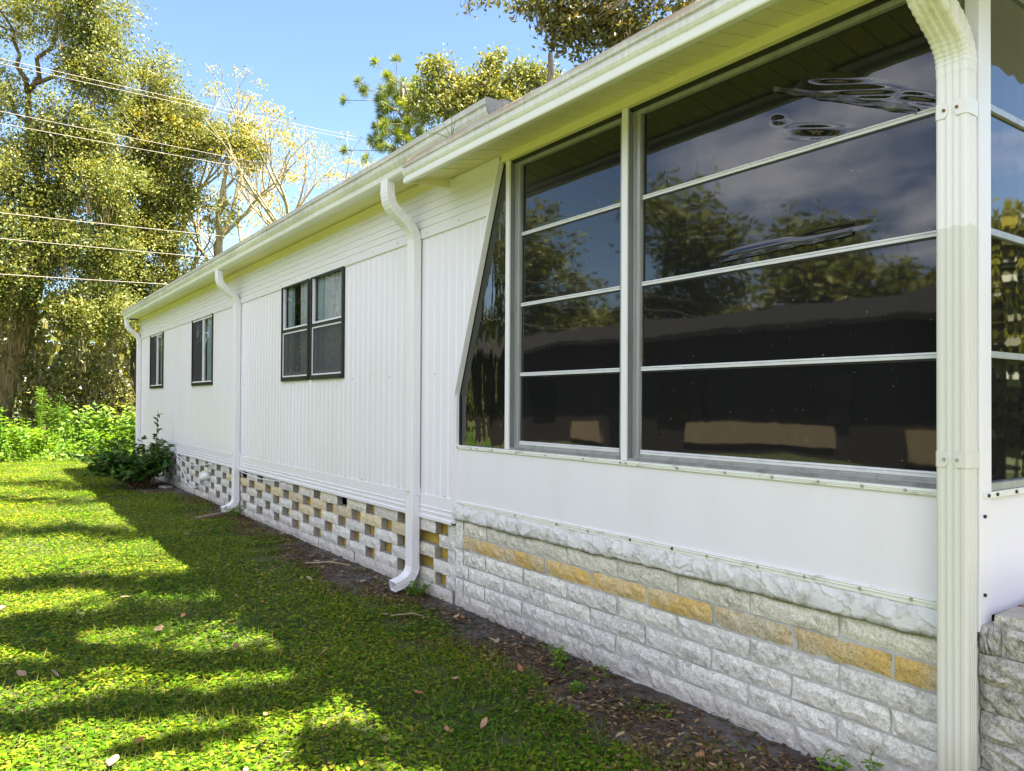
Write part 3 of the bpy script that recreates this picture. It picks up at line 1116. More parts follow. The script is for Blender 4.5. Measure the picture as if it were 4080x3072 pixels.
M["raw_block"] = paint("raw_concrete", (0.36, 0.335, 0.29), 0.95, (0.20, 0.18, 0.15), 0.6, (9, 9, 9), 0.4, 0.7, 0.2)
skirt = thing("block_skirting", "open lattice skirting of pale split blocks beneath the white mobile home", "block wall", (2.76, 10, GZ))
BL, BH = 0.402, 0.0895
LB = {k: [block_mesh("block_" + k, BL, BH, 0.058, M[k], 0.007, 7, 2, s) for s in range(5)] for k in ("block", "block_cream", "block_warm")}
HB = [block_mesh("half_block", 0.20, BH, 0.058, M["block"], 0.006, 4, 2, 50 + s) for s in range(3)]
tops = [0.602, 0.5125, 0.421, 0.3295, 0.238, 0.1465]
PITY = 0.5965
rr = random.Random(3)
missing_row0 = [(8.55, 8.85)]
for row in range(5):
    off = 6.235 if row % 2 else 5.935
    for k in range(-3, 18):
        y0 = off + k * PITY + rr.uniform(-0.012, 0.012)
        if y0 < 4.50 or y0 + BL > 16.38:
            continue
        if 9.49 < y0 + BL * 0.5 < 9.56:
            continue
        kind = "block_cream" if (row == 1 and y0 < 10.2) or rr.random() < 0.05 else ("block_warm" if rr.random() < 0.25 else "block")
        o = put("block", LB[kind][rr.randrange(5)], skirt, (2.716 + rr.uniform(-0.005, 0.006), y0, tops[row] - BH), (0, rr.uniform(-0.006, 0.006), 0))
y0 = 4.50
while y0 + 0.41 < 16.4:
    put("block", LB["block"][rr.randrange(5)], skirt, (2.712 + rr.uniform(-0.004, 0.004), y0, tops[5] - BH), None, (1, 1.018, 1))
    y0 += 0.4135
# end blocks by the porch quoin
for row, (ya_, ln) in enumerate([(4.475, 0.10), (4.475, 0.22), (4.475, 0.10), (4.475, 0.30), (4.475, 0.12)]):
    put("block", HB[row % 3], skirt, (2.716, ya_, tops[row] - BH), None, (1, ln / 0.2, 1))
# upright joint strip by the middle downspout and blocks left lying loose in the top course
MB().box(2.735, 2.80, 9.52, 9.545, 0.05, 0.60).build("joint_strip", M["black"], skirt)
for yv, ln, zz_, rz in ((7.86, 0.20, 0.515, 0.25), (5.72, 0.11, 0.515, -0.1)):
    put("block", HB[1], skirt, (2.735, yv, zz_), (0, 0, rz), (1, ln / 0.2, 0.9))
# ochre board and yellow wire mesh behind the openings
g = MB()
g.quad((2.788, 4.48, 0.04), (2.788, 4.48, 0.512), (2.788, 9.5, 0.512), (2.788, 9.5, 0.04))
prev = 4.48
for a, b in ((4.56, 4.63), (6.34, 6.60), (8.50, 9.10)):
    g.quad((2.788, prev, 0.512), (2.788, prev, 0.61), (2.788, a, 0.61), (2.788, a, 0.512))
    prev = b
g.quad((2.788, prev, 0.512), (2.788, prev, 0.61), (2.788, 9.5, 0.61), (2.788, 9.5, 0.512))
g.build("backing_board", M["ochre"], skirt)
g = MB()
yv = 4.48
while yv < 9.5:
    zt = 0.61 if not any(a < yv < b for a, b in ((4.56, 4.63), (6.34, 6.60), (8.50, 9.10))) else 0.512
    g.box(2.7785, 2.781, yv, yv + 0.0032, 0.05, zt)
    yv += 0.0165
for i in range(34):
    zz_ = 0.06 + i * 0.0165
    if zz_ < 0.5:
        g.box(2.780, 2.7825, 4.48, 9.5, zz_, zz_ + 0.0032)
    else:
        for a, b in ((4.63, 6.34), (6.60, 8.50), (9.10, 9.5)):
            g.box(2.780, 2.7825, a, b, zz_, zz_ + 0.0032)
g.build("wire_mesh", M["yellow_wire"], skirt)
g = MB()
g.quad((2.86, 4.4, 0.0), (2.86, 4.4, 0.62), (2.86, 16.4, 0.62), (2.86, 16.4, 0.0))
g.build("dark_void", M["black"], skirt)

# ------------------------------------------------------------------ porch foundation wall
PY0, PY1 = 1.150, 4.465        # porch from its near corner to the home
found = thing("porch_foundation", "pale split-face block wall with a yellow course and stucco ledge under the porch", "block wall", (2.75, 2.8, GZ))
ctop = [0.6455, 0.5480, 0.4490, 0.3500, 0.2510, 0.1520, 0.0530]
FBH = 0.0885
kinds = ["block_warm", "block_yellow", "block", "block", "block", "block", "block"]
FB = {k: [block_mesh("found_" + k, 0.397, FBH, 0.06, M[k], 0.0065, 11, 3, 100 + s) for s in range(6)] for k in set(kinds)}
rr = random.Random(5)
BP = 0.4083
for row, tp in enumerate(ctop):
    start = 1.432 - BP if row % 2 == 1 else 1.432 - BP * 1.5 + 0.003
    start += rr.uniform(-0.012, 0.012) if row > 2 else 0
    for k in range(0, 10):
        y0 = start + k * BP + 0.0055
        y1 = y0 + 0.397
        if y1 < PY0 + 0.03 or y0 > 4.33:
            continue
        ya_, yb_ = max(y0, PY0 + 0.004), min(y1, 4.358)
        if yb_ - ya_ < 0.03:
            continue
        me = FB[kinds[row]][rr.randrange(6)]
        put("block", me, found, (2.713 + rr.uniform(-0.003, 0.003), ya_, tp - FBH), (0, rr.uniform(-0.01, 0.01), 0), (1, (yb_ - ya_) / 0.397, 1))
# quoin at the joint with the home
QB = [block_mesh("quoin", 0.098, 0.185, 0.06, M["block"], 0.005, 4, 5, 200 + s) for s in range(2)]
for i, zt in enumerate((0.6455, 0.449, 0.2525)):
    put("block", QB[i % 2], found, (2.712, 4.366, zt - 0.185), None, (1, 1, 1))
g = MB()
g.box(2.722, 2.80, PY0 + 0.002, 4.472, -0.05, 0.646)
g.build("mortar", M["mortar"], found)


# stucco ledge with overlapping trowel strokes
def stucco_ledge():
    ya_, yb_ = PY0 + 0.004, 4.462
    nY = 560
    prof = []
    for i in range(4):
        prof.append((2.722 - 0.006 * i - 0.004, 0.645 + 0.001 * i))
    nb = 20
    for i in range(nb + 1):
        t = i / nb
        prof.append((2.699 - 0.010 * math.sin(t * math.pi * 0.9) + 0.012 * t * t, 0.648 + 0.098 * t))
    for i in range(1, 4):
        prof.append((2.704 + 0.005 * i, 0.747 + 0.0015 * i))
    nP = len(prof)
    P = np.array(prof)
    Y = np.linspace(ya_, yb_, nY)
    # arc-length coordinate down the face
    S = np.concatenate([[0], np.cumsum(np.hypot(*np.diff(P, axis=0).T))])
    yy, ss = np.meshgrid(Y, S, indexing="ij")
    hgt = np.zeros_like(yy)
    r_ = np.random.default_rng(4)
    for _ in range(420):
        cy0, cs0 = r_.uniform(ya_, yb_), r_.uniform(-0.02, S[-1] + 0.02)
        an = r_.uniform(0.2, 1.3) * r_.choice([-1, 1])
        a_, b_ = r_.uniform(0.045, 0.11), r_.uniform(0.02, 0.05)
        dy, dsv = yy - cy0, ss - cs0
        u_ = (dy * math.cos(an) + dsv * math.sin(an)) / a_
        v_ = (-dy * math.sin(an) + dsv * math.cos(an)) / b_
        q = np.sqrt(u_ * u_ + v_ * v_)
        ins = q < 1
        hgt = np.where(ins, -0.003 + 0.008 * np.clip(q, 0, 1) ** 3 + 0.0035 * u_, hgt)
    sagY = 0.004 * np.sin(Y * 3.1) + 0.003 * np.sin(Y * 7.7)
    ragged = np.interp(Y, np.linspace(ya_, yb_, 70), r_.uniform(-0.006, 0.006, 70))
    V = np.empty((nY, nP, 3))
    w_ = np.clip(np.minimum(S / 0.03, (S[-1] - S) / 0.012), 0, 1)
    V[..., 0] = P[:, 0][None] - hgt * w_[None]
    V[..., 1] = yy
    V[..., 2] = P[:, 1][None] + sagY[:, None] * 0.6 + ragged[:, None] * np.linspace(1, 0.2, nP)[None]
    idx = np.arange(nY * nP).reshape(nY, nP)
    Q = np.stack([idx[:-1, :-1], idx[1:, :-1], idx[1:, 1:], idx[:-1, 1:]], -1).reshape(-1, 4)
    me = np_mesh("stucco_ledge", V.reshape(-1, 3), Q, M["stucco"])
    put("stucco_ledge", me, found)


stucco_ledge()

# ------------------------------------------------------------------ the porch
porch = thing("screened_porch", "porch with tinted four-pane vinyl windows in aluminium frames and white knee panels", "porch", (4.2, 2.8, GZ))
CY = 1.139
g = MB()
g.quad((2.714, CY + 0.02, 0.75), (2.714, CY + 0.02, 1.142), (2.714, 4.448, 1.142), (2.714, 4.448, 0.75))
g.box(2.716, 2.74, CY + 0.02, 4.448, 0.745, 1.143)
g.build("knee_panel", M["panel"], porch)
# ribbed strips with screws along the panel's edges
g = MB()
z0s = 1.136
g.prof_y([(2.716, 1.134), (2.706, 1.134), (2.703, 1.138), (2.706, 1.141), (2.703, 1.144), (2.706, 1.147), (2.703, 1.150), (2.705, 1.158), (2.73, 1.159)], CY + 0.02, 4.452)
strip = g.build("sill_strip", M["strip"], porch)
for i in range(9):
    yv = 4.42 - i * 0.19 if i < 4 else 3.62 - (i - 4) * 0.46
for yv in (4.43, 4.25, 4.0, 3.74, 3.45, 3.12, 2.83, 2.79, 2.45, 2.17, 1.93, 1.72, 1.54, 1.38):
    MB().tube([(2.706, yv, 1.147), (2.699, yv, 1.147)], 0.006, 7).build("screw", M["screwhead"], porch)
g = MB()
g.prof_y([(2.716, 0.780), (2.707, 0.779), (2.704, 0.774), (2.707, 0.770), (2.704, 0.765), (2.707, 0.760), (2.706, 0.748), (2.73, 0.747)], CY + 0.02, 4.452, n=12, jit=0.0012)
g.build("base_strip", M["strip"], porch)
for i, yv in enumerate((3.75, 3.35, 3.08, 2.76, 2.48, 2.27, 2.0, 1.78, 1.55, 1.36)):
    MB().tube([(2.707, yv, 0.764), (2.700, yv, 0.764)], 0.0065, 7).build("screw", M["screwdark" if i in (3, 4) else "screwhead"], porch)
MB().box(2.700, 2.722, 4.436, 4.466, 0.70, 1.50).build("joint_cover", M["white"], porch)

# posts and header
for ya_, yb_ in ((3.838, 3.878), (2.799, 2.839)):
    po = MB().box(2.712, 2.724, ya_, yb_, 1.160, 2.961).build("post", M["white"], porch, bevel=0.002)
    MB().box(2.7245, 2.80, ya_ + 0.001, yb_ - 0.001, 1.160, 2.961).build("post_return", M["alu_side"], po)
g = MB()
g.box(2.712, 2.80, CY, 1.185, 0.70, 2.99)
g.build("corner_post", M["white"], porch, bevel=0.003)
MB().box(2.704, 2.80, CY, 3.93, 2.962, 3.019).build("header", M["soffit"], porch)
MB().box(2.735, 2.80, CY + 0.03, 3.84, 2.945, 2.967).build("shadow_gap", M["black"], porch)
MB().box(2.725, 2.80, CY + 0.03, 3.84, 1.150, 1.172).build("sill", M["alu_dark"], porch)


CREASES = [(1.72, 2.747, 0.085, 0.011, 0.58, 0.006), (1.60, 2.660, 0.10, 0.010, 0.55, 0.007), (1.53, 2.625, 0.10, 0.008, 0.55, -0.006), (1.39, 2.570, 0.06, 0.010, 0.72, 0.007),
           (1.36, 2.545, 0.06, 0.008, 0.78, -0.006), (1.78, 2.567, 0.09, 0.008, 0.48, 0.006), (1.78, 2.535, 0.08, 0.007, 0.48, -0.005), (1.64, 2.700, 0.07, 0.008, 0.55, -0.004),
           (1.95, 2.65, 0.03, 0.012, 0.5, 0.004), (1.98, 2.125, 0.16, 0.010, -0.04, 0.006), (1.75, 2.135, 0.14, 0.008, -0.04, -0.005), (2.15, 2.12, 0.08, 0.010, -0.04, 0.005)]


def crease(yy, zz_):
    """slack folds in the film of the big window: (y, z, length, width, tilt, height)"""
    h = 0.0
    for cy0, cz0, ln, wd, tl, am in CREASES:
        dy, dz = yy - cy0, zz_ - cz0 - tl * (yy - cy0) * 0.6
        q = (dy / ln) ** 2 + (dz / wd) ** 2
        if q < 9:
            h += am * math.exp(-q)
    return h


def vinyl_window(y0, y1, parent, label=None):
    x0, x1 = 2.754, 2.79
    zb, zt = 1.172, 2.945
    w = 0.048
    g = MB()
    g.box(x0, x1, y0, y0 + w, zb, zt)
    g.box(x0, x1, y1 - w, y1, zb, zt)
    g.box(x0, x1, y0 + w, y1 - w, zt - 0.022, zt)
    # stepped sill track
    g.box(x0 - 0.014, x1, y0 + w * 0.6, y1 - w * 0.6, zb, zb + 0.010)
    g.box(x0 - 0.004, x1, y0 + w * 0.6, y1 - w * 0.6, zb + 0.010, zb + 0.020)
    # inner guide channels
    for yy, s in ((y0 + w, 1), (y1 - w, -1)):
        pass
    win = g.build("window", M["alu"], parent)
    for yy, s in ((y0 + w, 1), (y1 - w, -1)):
        MB().box(x0 + 0.006, x1, min(yy, yy + s * 0.007), max(yy, yy + s * 0.007), zb + 0.02, zt - 0.022).build("guide", M["alu_dark"], win)
    for yy in (y0 + w * 0.45, y1 - w * 0.45):
        MB().box(x0 - 0.0015, x0 + 0.004, yy - 0.004, yy + 0.004, zb + 0.02, zt - 0.022).build("groove", M["alu_dark"], win)
    a, b = y0 + w + 0.007, y1 - w - 0.007
    edges = [zb + 0.020, 1.613, 2.044, 2.484, zt - 0.022]
    xs = [2.766, 2.770, 2.774, 2.778]
    for i in range(4):
        z0, z1 = edges[i], edges[i + 1]
        xi = xs[i]
        g = MB()     # sash rail at the foot of each light, with ridges
        g.prof_y([(xi + 0.008, z0 + 0.024), (xi - 0.010, z0 + 0.022), (xi - 0.012, z0 + 0.016), (xi - 0.007, z0 + 0.013),
                  (xi - 0.012, z0 + 0.009), (xi - 0.012, z0 + 0.001), (xi + 0.008, z0)], a, b, closed=True, caps=True)
        g.build("sash_rail", M["alu_light"], win)
        g = MB()
        g.box(xi - 0.006, xi + 0.004, a, b, z0 - 0.008, z0 - 0.0005) if i else None
        if i:
            g.build("gasket", M["black"], win)
        n1, n2 = (24, 8) if (y1 - y0 < 1.2 or i < 2) else (150, 48)
        vs_ = []
        for jz in range(n2 + 1):
            for jy in range(n1 + 1):
                ty, tz = jy / n1, jz / n2
                bulge = 0.001 * math.sin(math.pi * ty) * math.sin(math.pi * tz)
                if n1 > 24:
                    bulge += crease(a + (b - a) * ty, z0 + 0.022 + (z1 - z0 - 0.03) * tz)
                vs_.append((xi - bulge, a + (b - a) * ty, z0 + 0.022 + (z1 - z0 - 0.030 if i < 3 else z1 - z0 - 0.023) * tz))
        fs = [(jz * (n1 + 1) + jy, (jz + 1) * (n1 + 1) + jy, (jz + 1) * (n1 + 1) + jy + 1, jz * (n1 + 1) + jy + 1) for jz in range(n2) for jy in range(n1)]
        g = MB().add(vs_, fs)
        g.build("pane", M["vinyl"], win, smooth=True)
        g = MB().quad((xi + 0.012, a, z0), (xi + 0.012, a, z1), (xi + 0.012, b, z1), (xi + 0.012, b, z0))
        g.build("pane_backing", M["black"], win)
    return win


vinyl_window(2.842, 3.836, porch)
bigw = vinyl_window(1.187, 2.797, porch)

# strips of grey tape stuck over splits in the big window's vinyl
def tape(points, wd, x, parent, seed):
    r_ = random.Random(seed)
    g = MB()
    vs_ = []
    n = len(points)
    for i, (yy, zz_) in enumerate(points):
        h = wd * r_.uniform(0.75, 1.15)
        for q in range(4):
            t = q / 3 - 0.5
            vs_.append((x - 0.004 - r_.uniform(0, 0.006), yy + r_.uniform(-0.004, 0.004), zz_ + h * t))
    g.add(vs_, [(i * 4 + q, (i + 1) * 4 + q, (i + 1) * 4 + q + 1, i * 4 + q + 1) for i in range(n - 1) for q in range(3)])
    g.build("tape_patch", M["tape"], parent, smooth=False)


tape([(1.97 - i * 0.05, 2.79 - i * 0.0232 + (0.003 if i % 2 else 0)) for i in range(13)], 0.030, 2.773, bigw, 1)
tape([(2.25 - i * 0.053, 2.100 + i * 0.0012) for i in range(13)], 0.020, 2.770, bigw, 3)

# wedge of glass between the raked end of the home and the porch
g = MB()
g.add([(2.735, 4.440, 1.158), (2.735, 3.878, 1.158), (2.735, 3.878, 2.99), (2.735, 3.92, 2.97), (2.735, 4.440, 1.50)], [(0, 4, 3, 2, 1)])
g.build("wedge_pane", M["tri_glass"], porch)
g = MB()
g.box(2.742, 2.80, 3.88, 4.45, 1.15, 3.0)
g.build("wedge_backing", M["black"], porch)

# end wall of the porch, turned towards the stoop
g = MB()
g.box(2.80, 6.2, CY + 0.008, CY + 0.035, 0.74, 1.142)
g.build("knee_panel", M["panel"], porch)
g = MB()
g.box(2.735, 6.2, CY - 0.004, CY + 0.008, 1.138, 1.158)
g.build("sill_strip", M["strip"], porch)
for xx in (2.765, 2.83, 2.98, 3.15):
    MB().tube([(xx, CY - 0.002, 1.148), (xx, CY - 0.009, 1.148)], 0.006, 7).build("screw", M["screwdark"], porch)
for zz_ in (0.82, 1.08):
    MB().tube([(2.742, CY + 0.002, zz_), (2.742, CY - 0.007, zz_)], 0.006, 7).build("screw", M["screwdark"], porch)
g = MB()
g.box(2.765, 2.805, CY + 0.010, CY + 0.05, 1.185, 2.95)
g.box(2.765, 4.4, CY + 0.004, CY + 0.05, 1.160, 1.185)
g.box(2.805, 4.4, CY + 0.010, CY + 0.05, 2.925, 2.95)
for zz_ in (1.613, 2.034, 2.460):
    g.box(2.805, 4.4, CY + 0.014, CY + 0.03, zz_, zz_ + 0.022)
endw = g.build("window", M["alu"], porch)
for a, b in ((1.185, 1.611), (1.637, 2.032), (2.058, 2.458), (2.484, 2.925)):
    MB().quad((2.805, CY + 0.026, a), (4.4, CY + 0.026, a), (4.4, CY + 0.026, b), (2.805, CY + 0.026, b)).build("pane", M["vinyl"], endw)
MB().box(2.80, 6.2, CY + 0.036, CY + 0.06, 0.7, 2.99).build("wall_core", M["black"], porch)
MB().box(4.4, 6.2, CY + 0.012, CY + 0.034, 1.16, 2.95).build("end_panel", M["panel"], porch)

# porch roof: soffit boards, fascia gutter, slab
slab = MB()
slab.box(2.505, 6.4, CY - 0.36, 4.535, 3.020, 3.032)
slab.box(2.352, 2.504, CY - 0.36, 4.535, 2.992, 3.003)
slab.build("roof_slab", M["gutter"], porch)
yv = 0.78
i = 0
while yv < 4.53:
    w_ = min(0.112, 4.535 - yv)
    dz = rnd.uniform(-0.001, 0.001)
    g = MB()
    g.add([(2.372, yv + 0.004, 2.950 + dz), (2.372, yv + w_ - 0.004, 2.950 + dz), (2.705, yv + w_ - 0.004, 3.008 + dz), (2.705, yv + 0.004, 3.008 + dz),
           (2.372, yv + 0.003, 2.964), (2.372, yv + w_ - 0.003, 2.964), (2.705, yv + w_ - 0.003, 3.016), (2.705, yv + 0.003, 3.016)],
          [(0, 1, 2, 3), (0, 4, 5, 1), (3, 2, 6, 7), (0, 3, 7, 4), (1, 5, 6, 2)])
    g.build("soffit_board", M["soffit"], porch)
    yv += 0.112
fp = [(2.372, 2.952), (2.372, 2.925), (2.366, 2.913), (2.338, 2.910), (2.334, 2.916), (2.334, 2.944), (2.342, 2.950), (2.342, 2.957), (2.333, 2.962), (2.326, 2.975),
      (2.325, 2.993), (2.331, 3.003), (2.338, 3.006), (2.338, 3.014), (2.327, 3.018), (2.325, 3.044), (2.329, 3.052), (2.350, 3.052), (2.350, 2.99), (2.372, 2.99)]
MB().prof_y([(2.373, 2.953), (2.373, 2.941), (2.425, 2.944), (2.425, 2.955)], CY - 0.36, 4.535).build("fascia_return", M["white"], porch)
g = MB()
g.prof_y(fp, CY - 0.36, 4.535, closed=True, caps=True, n=12, jit=0.0012)
g.build("fascia_gutter", M["fascia"], porch)
g = MB()
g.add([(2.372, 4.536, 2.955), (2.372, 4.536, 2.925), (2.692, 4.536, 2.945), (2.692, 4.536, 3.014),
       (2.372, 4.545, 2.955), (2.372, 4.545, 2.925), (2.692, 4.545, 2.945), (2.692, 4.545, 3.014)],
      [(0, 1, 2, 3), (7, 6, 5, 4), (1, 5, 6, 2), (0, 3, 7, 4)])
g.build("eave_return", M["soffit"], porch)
ds4 = downspout(porch, 1.192, 2.425, 2.93, 2.59, 0.085, False, M["spout_old"], straps=(2.43, 1.27), rust=True, xw=2.668)
g = MB()
g.box(2.620, 2.716, 1.132, 1.252, 0.02, 0.10)
g.build("drain_adapter", M["spout_old"], ds4, bevel=0.006)

# sprig and dead twig caught in the gutters
g = MB()
for a, b in (((2.36, 3.95, 3.05), (2.30, 3.99, 3.17)), ((2.36, 3.95, 3.05), (2.28, 4.12, 3.12)), ((2.36, 3.95, 3.05), (2.30, 3.80, 3.12)), ((2.36, 3.95, 3.05), (2.33, 3.90, 3.19))):
    a, b = Vector(a), Vector(b)
    g.tube([a, a.lerp(b, 0.5) + Vector((0, 0, 0.012)), b], [0.0025, 0.002, 0.0008], 4)
tag(g.build("grass_sprig", M["fennel"]), "thin weed sprouting from the gutter above the porch corner", "weed")
g = MB()
g.tube([(2.40, 3.05, 3.05), (2.42, 3.06, 3.16), (2.44, 3.09, 3.27)], [0.018, 0.016, 0.012], 7)
for i in range(10):
    a = Vector((2.37, 3.02 + rnd.uniform(-0.05, 0.14), 3.05))
    b = a + Vector((rnd.uniform(-0.05, 0.02), rnd.uniform(-0.08, 0.1), rnd.uniform(0.0, 0.05)))
    g.tube([a, b], [0.003, 0.001], 4)
tag(g.build("dead_twig", M["bark_grey"]), "short dead branch and twigs caught in the porch gutter", "twig")

# ------------------------------------------------------------------ stoop wall beyond the porch corner
stoop = thing("stoop_wall", "low wall of rough grey stone with brick top beside the porch corner", "stone wall", (3.2, 0.7, GZ))
rr = random.Random(9)
SB_ = [block_mesh("stone", 0.30, 0.093, 0.07, M["block_rough"], 0.016, 9, 4, 300 + s) for s in range(5)]
stops = [0.725, 0.630, 0.535, 0.440, 0.343, 0.246, 0.149, 0.052]
for row, tp in enumerate(stops):
    yv = CY + 0.010
    first = True
    while yv > 0.25:
        ln = rr.uniform(0.20, 0.36)
        if row == 0 and first:
            ln = 0.07
        if row % 2 and first:
            ln = 0.30
        put("stone", SB_[rr.randrange(5)], stoop, (2.722 + rr.uniform(-0.006, 0.008), yv - ln + 0.008, tp - 0.093), (0, rr.uniform(-0.03, 0.03), rr.uniform(-0.02, 0.02)), (1, (ln - 0.008) / 0.30, 1))
        yv -= ln
        first = False
MB().box(2.745, 4.4, 0.25, CY - 0.002, -0.05, 0.722).build("mortar_core", M["mortar"], stoop)
BK = [block_mesh("brick", 0.10, 0.045, 0.20, M["block_rough"], 0.006, 3, 2, 400 + s) for s in range(3)]
BR = [block_mesh("brick_red", 0.10, 0.045, 0.20, M["red_brick"], 0.005, 3, 2, 410 + s) for s in range(3)]
for i in range(8):
    put("brick", BK[i % 3], stoop, (2.735 + rr.uniform(-0.01, 0.015), CY - 0.13 - i * 0.108, 0.718), (rr.uniform(-0.03, 0.03), rr.uniform(-0.03, 0.03), rr.uniform(-0.06, 0.06)))
    put("brick", BR[i % 3], stoop, (2.96 + rr.uniform(-0.01, 0.015), CY - 0.125 - i * 0.108, 0.720), (0, rr.uniform(-0.03, 0.03), rr.uniform(-0.05, 0.05)))
    put("brick", BR[(i + 1) % 3], stoop, (3.18, CY - 0.125 - i * 0.108, 0.720), (0, 0, rr.uniform(-0.03, 0.03)))

# ------------------------------------------------------------------ small things by the wall
g = MB()
g.add([(2.15, 9.40, GZ), (2.20, 9.35, GZ), (2.62, 9.55, GZ), (2.58, 9.62, GZ), (2.15, 9.40, GZ + 0.035), (2.20, 9.35, GZ + 0.035), (2.62, 9.55, GZ + 0.045), (2.58, 9.62, GZ + 0.045)],
      [(0, 3, 2, 1), (4, 5, 6, 7), (0, 1, 5, 4), (1, 2, 6, 5), (2, 3, 7, 6), (3, 0, 4, 7)])
tag(g.build("timber", M["wood"], bevel=0.006), "weathered grey timber offcut lying in the grass below the middle downspout", "timber")
g = MB()
pts = smooth_path([(13.0, 0.60), (12.8, 0.50), (12.4, 0.30), (12.0, 0.17), (11.6, 0.20), (11.2, 0.34), (10.95, 0.52), (10.9, 0.60)], 30)
g.tube([(2.675 + 0.01 * math.sin(i), yy, zz_) for i, (yy, zz_) in enumerate(pts)], 0.008, 6)
pts = smooth_path([(12.95, 0.60), (12.5, 0.53), (11.9, 0.50), (11.2, 0.555), (10.8, 0.60)], 20)
g.tube([(2.675, yy, zz_) for yy, zz_ in pts], 0.008, 6)
tag(g.build("cable", M["cable"], smooth=True), "slack white cable hanging across the far block skirting", "cable")
g = MB()
pts = smooth_path([(9.52, 0.595), (9.2, 0.585), (8.9, 0.57), (8.5, 0.575), (8.0, 0.60)], 16)
g.tube([(2.685, yy, zz_) for yy, zz_ in pts], 0.006, 5)
tag(g.build("cable", M["cable"], smooth=True), "thin white cable under the trim beside the middle downspout", "cable")
g = MB()
for (px, py, pz, s) in ((2.665, 11.05, 0.42, 1.0),):
    pr = [(0.0, 0.055), (0.03, 0.06), (0.06, 0.05), (0.075, 0.03)]
    g.tube([(px + 0.05, py, pz), (px + 0.01, py, pz - 0.01), (px - 0.03, py, pz - 0.03), (px - 0.07, py, pz - 0.06)], [0.06, 0.062, 0.055, 0.04], 10)
    g.tube([(px - 0.02, py, pz), (px - 0.03, py, pz + 0.06)], 0.02, 8)
tag(g.build("faucet", M["strip"], smooth=True), "mossy hose faucet on the far part of the block skirting", "faucet")
st = block_mesh("flat_stone", 0.22, 0.035, 0.12, M["block"], 0.01, 4, 2, 77)
tag(put("flat_stone", st, None, (2.52, 13.0, GZ - 0.005), (0, 0, 0.3)), "small flat pale stone in the grass near the dark shrub", "stone")
for i, (ax, ay, bx, by, r_) in enumerate(((2.34, 6.3, 2.62, 6.0, 0.008), (2.22, 4.45, 2.40, 4.25, 0.007))):
    mid = Vector(((ax + bx) / 2 + 0.02, (ay + by) / 2, GZ + 0.03))
    g = MB().tube([(ax, ay, GZ + 0.01), mid, (bx, by, GZ + 0.012)], [r_, r_ * 0.8, r_ * 0.4], 5)
    tag(g.build("twig", M["bark_pale"]), ("dry twig on the soil in front of the lattice skirting", "bent pale twig on the soil near the porch corner joint")[i], "twig")

# ------------------------------------------------------------------ overhead wires
WIRES = [((0.53, 24.08, 10.46), (10.93, 25.25, 10.87), "topmost overhead wire, of the close pair in front of the oaks"),
         ((0.53, 24.08, 10.33), (10.93, 25.25, 10.75), "second overhead wire, just under the topmost one"),
         ((0.54, 24.09, 9.07), (10.3, 25.29, 9.3), "third overhead wire from the top, upper of the middle pair"),
         ((0.54, 24.09, 8.75), (10.21, 25.29, 9.1), "fourth overhead wire from the top, lower of the middle pair"),
         ((0.57, 24.10, 6.39), (7.27, 25.32, 6.79), "third overhead wire from the bottom, crossing the oak foliage"),
         ((0.58, 24.11, 5.71), (6.17, 25.26, 6.03), "second overhead wire from the bottom, meeting the roof edge"),
         ((0.59, 24.11, 4.77), (4.86, 25.14, 5.04), "lowest overhead wire, just above the home's far eave")]
for a, b, lab in WIRES:
    a, b = Vector(a), Vector(b)
    d = (b - a) / (b - a).x
    pts = []
    for i in range(25):
        x = -22 + i * 2.0
        p = a + d * (x - a.x)
        sag = ((x - 3) / 20) ** 2 * 0.35
        pts.append((p.x, p.y, p.z + sag))
    tag(MB().tube(pts, 0.008, 5).build("power_line", M["wire"], smooth=True), lab, "wire", "overhead wires")


# ------------------------------------------------------------------ trees
def limb_pts(a, b, sag=0.0, wig=0.25, n=7, seed=0):
    r_ = random.Random(seed)
    a, b = Vector(a), Vector(b)
    L = (b - a).length
    out = []
    for i in range(n + 1):
        t = i / n
        p = a.lerp(b, t)
        j = math.sin(t * math.pi) * wig * L * 0.18
        p += Vector((r_.uniform(-1, 1), r_.uniform(-1, 1), r_.uniform(-0.6, 0.6))) * j
        p.z += math.sin(t * math.pi) * sag
        out.append(p)
    return out


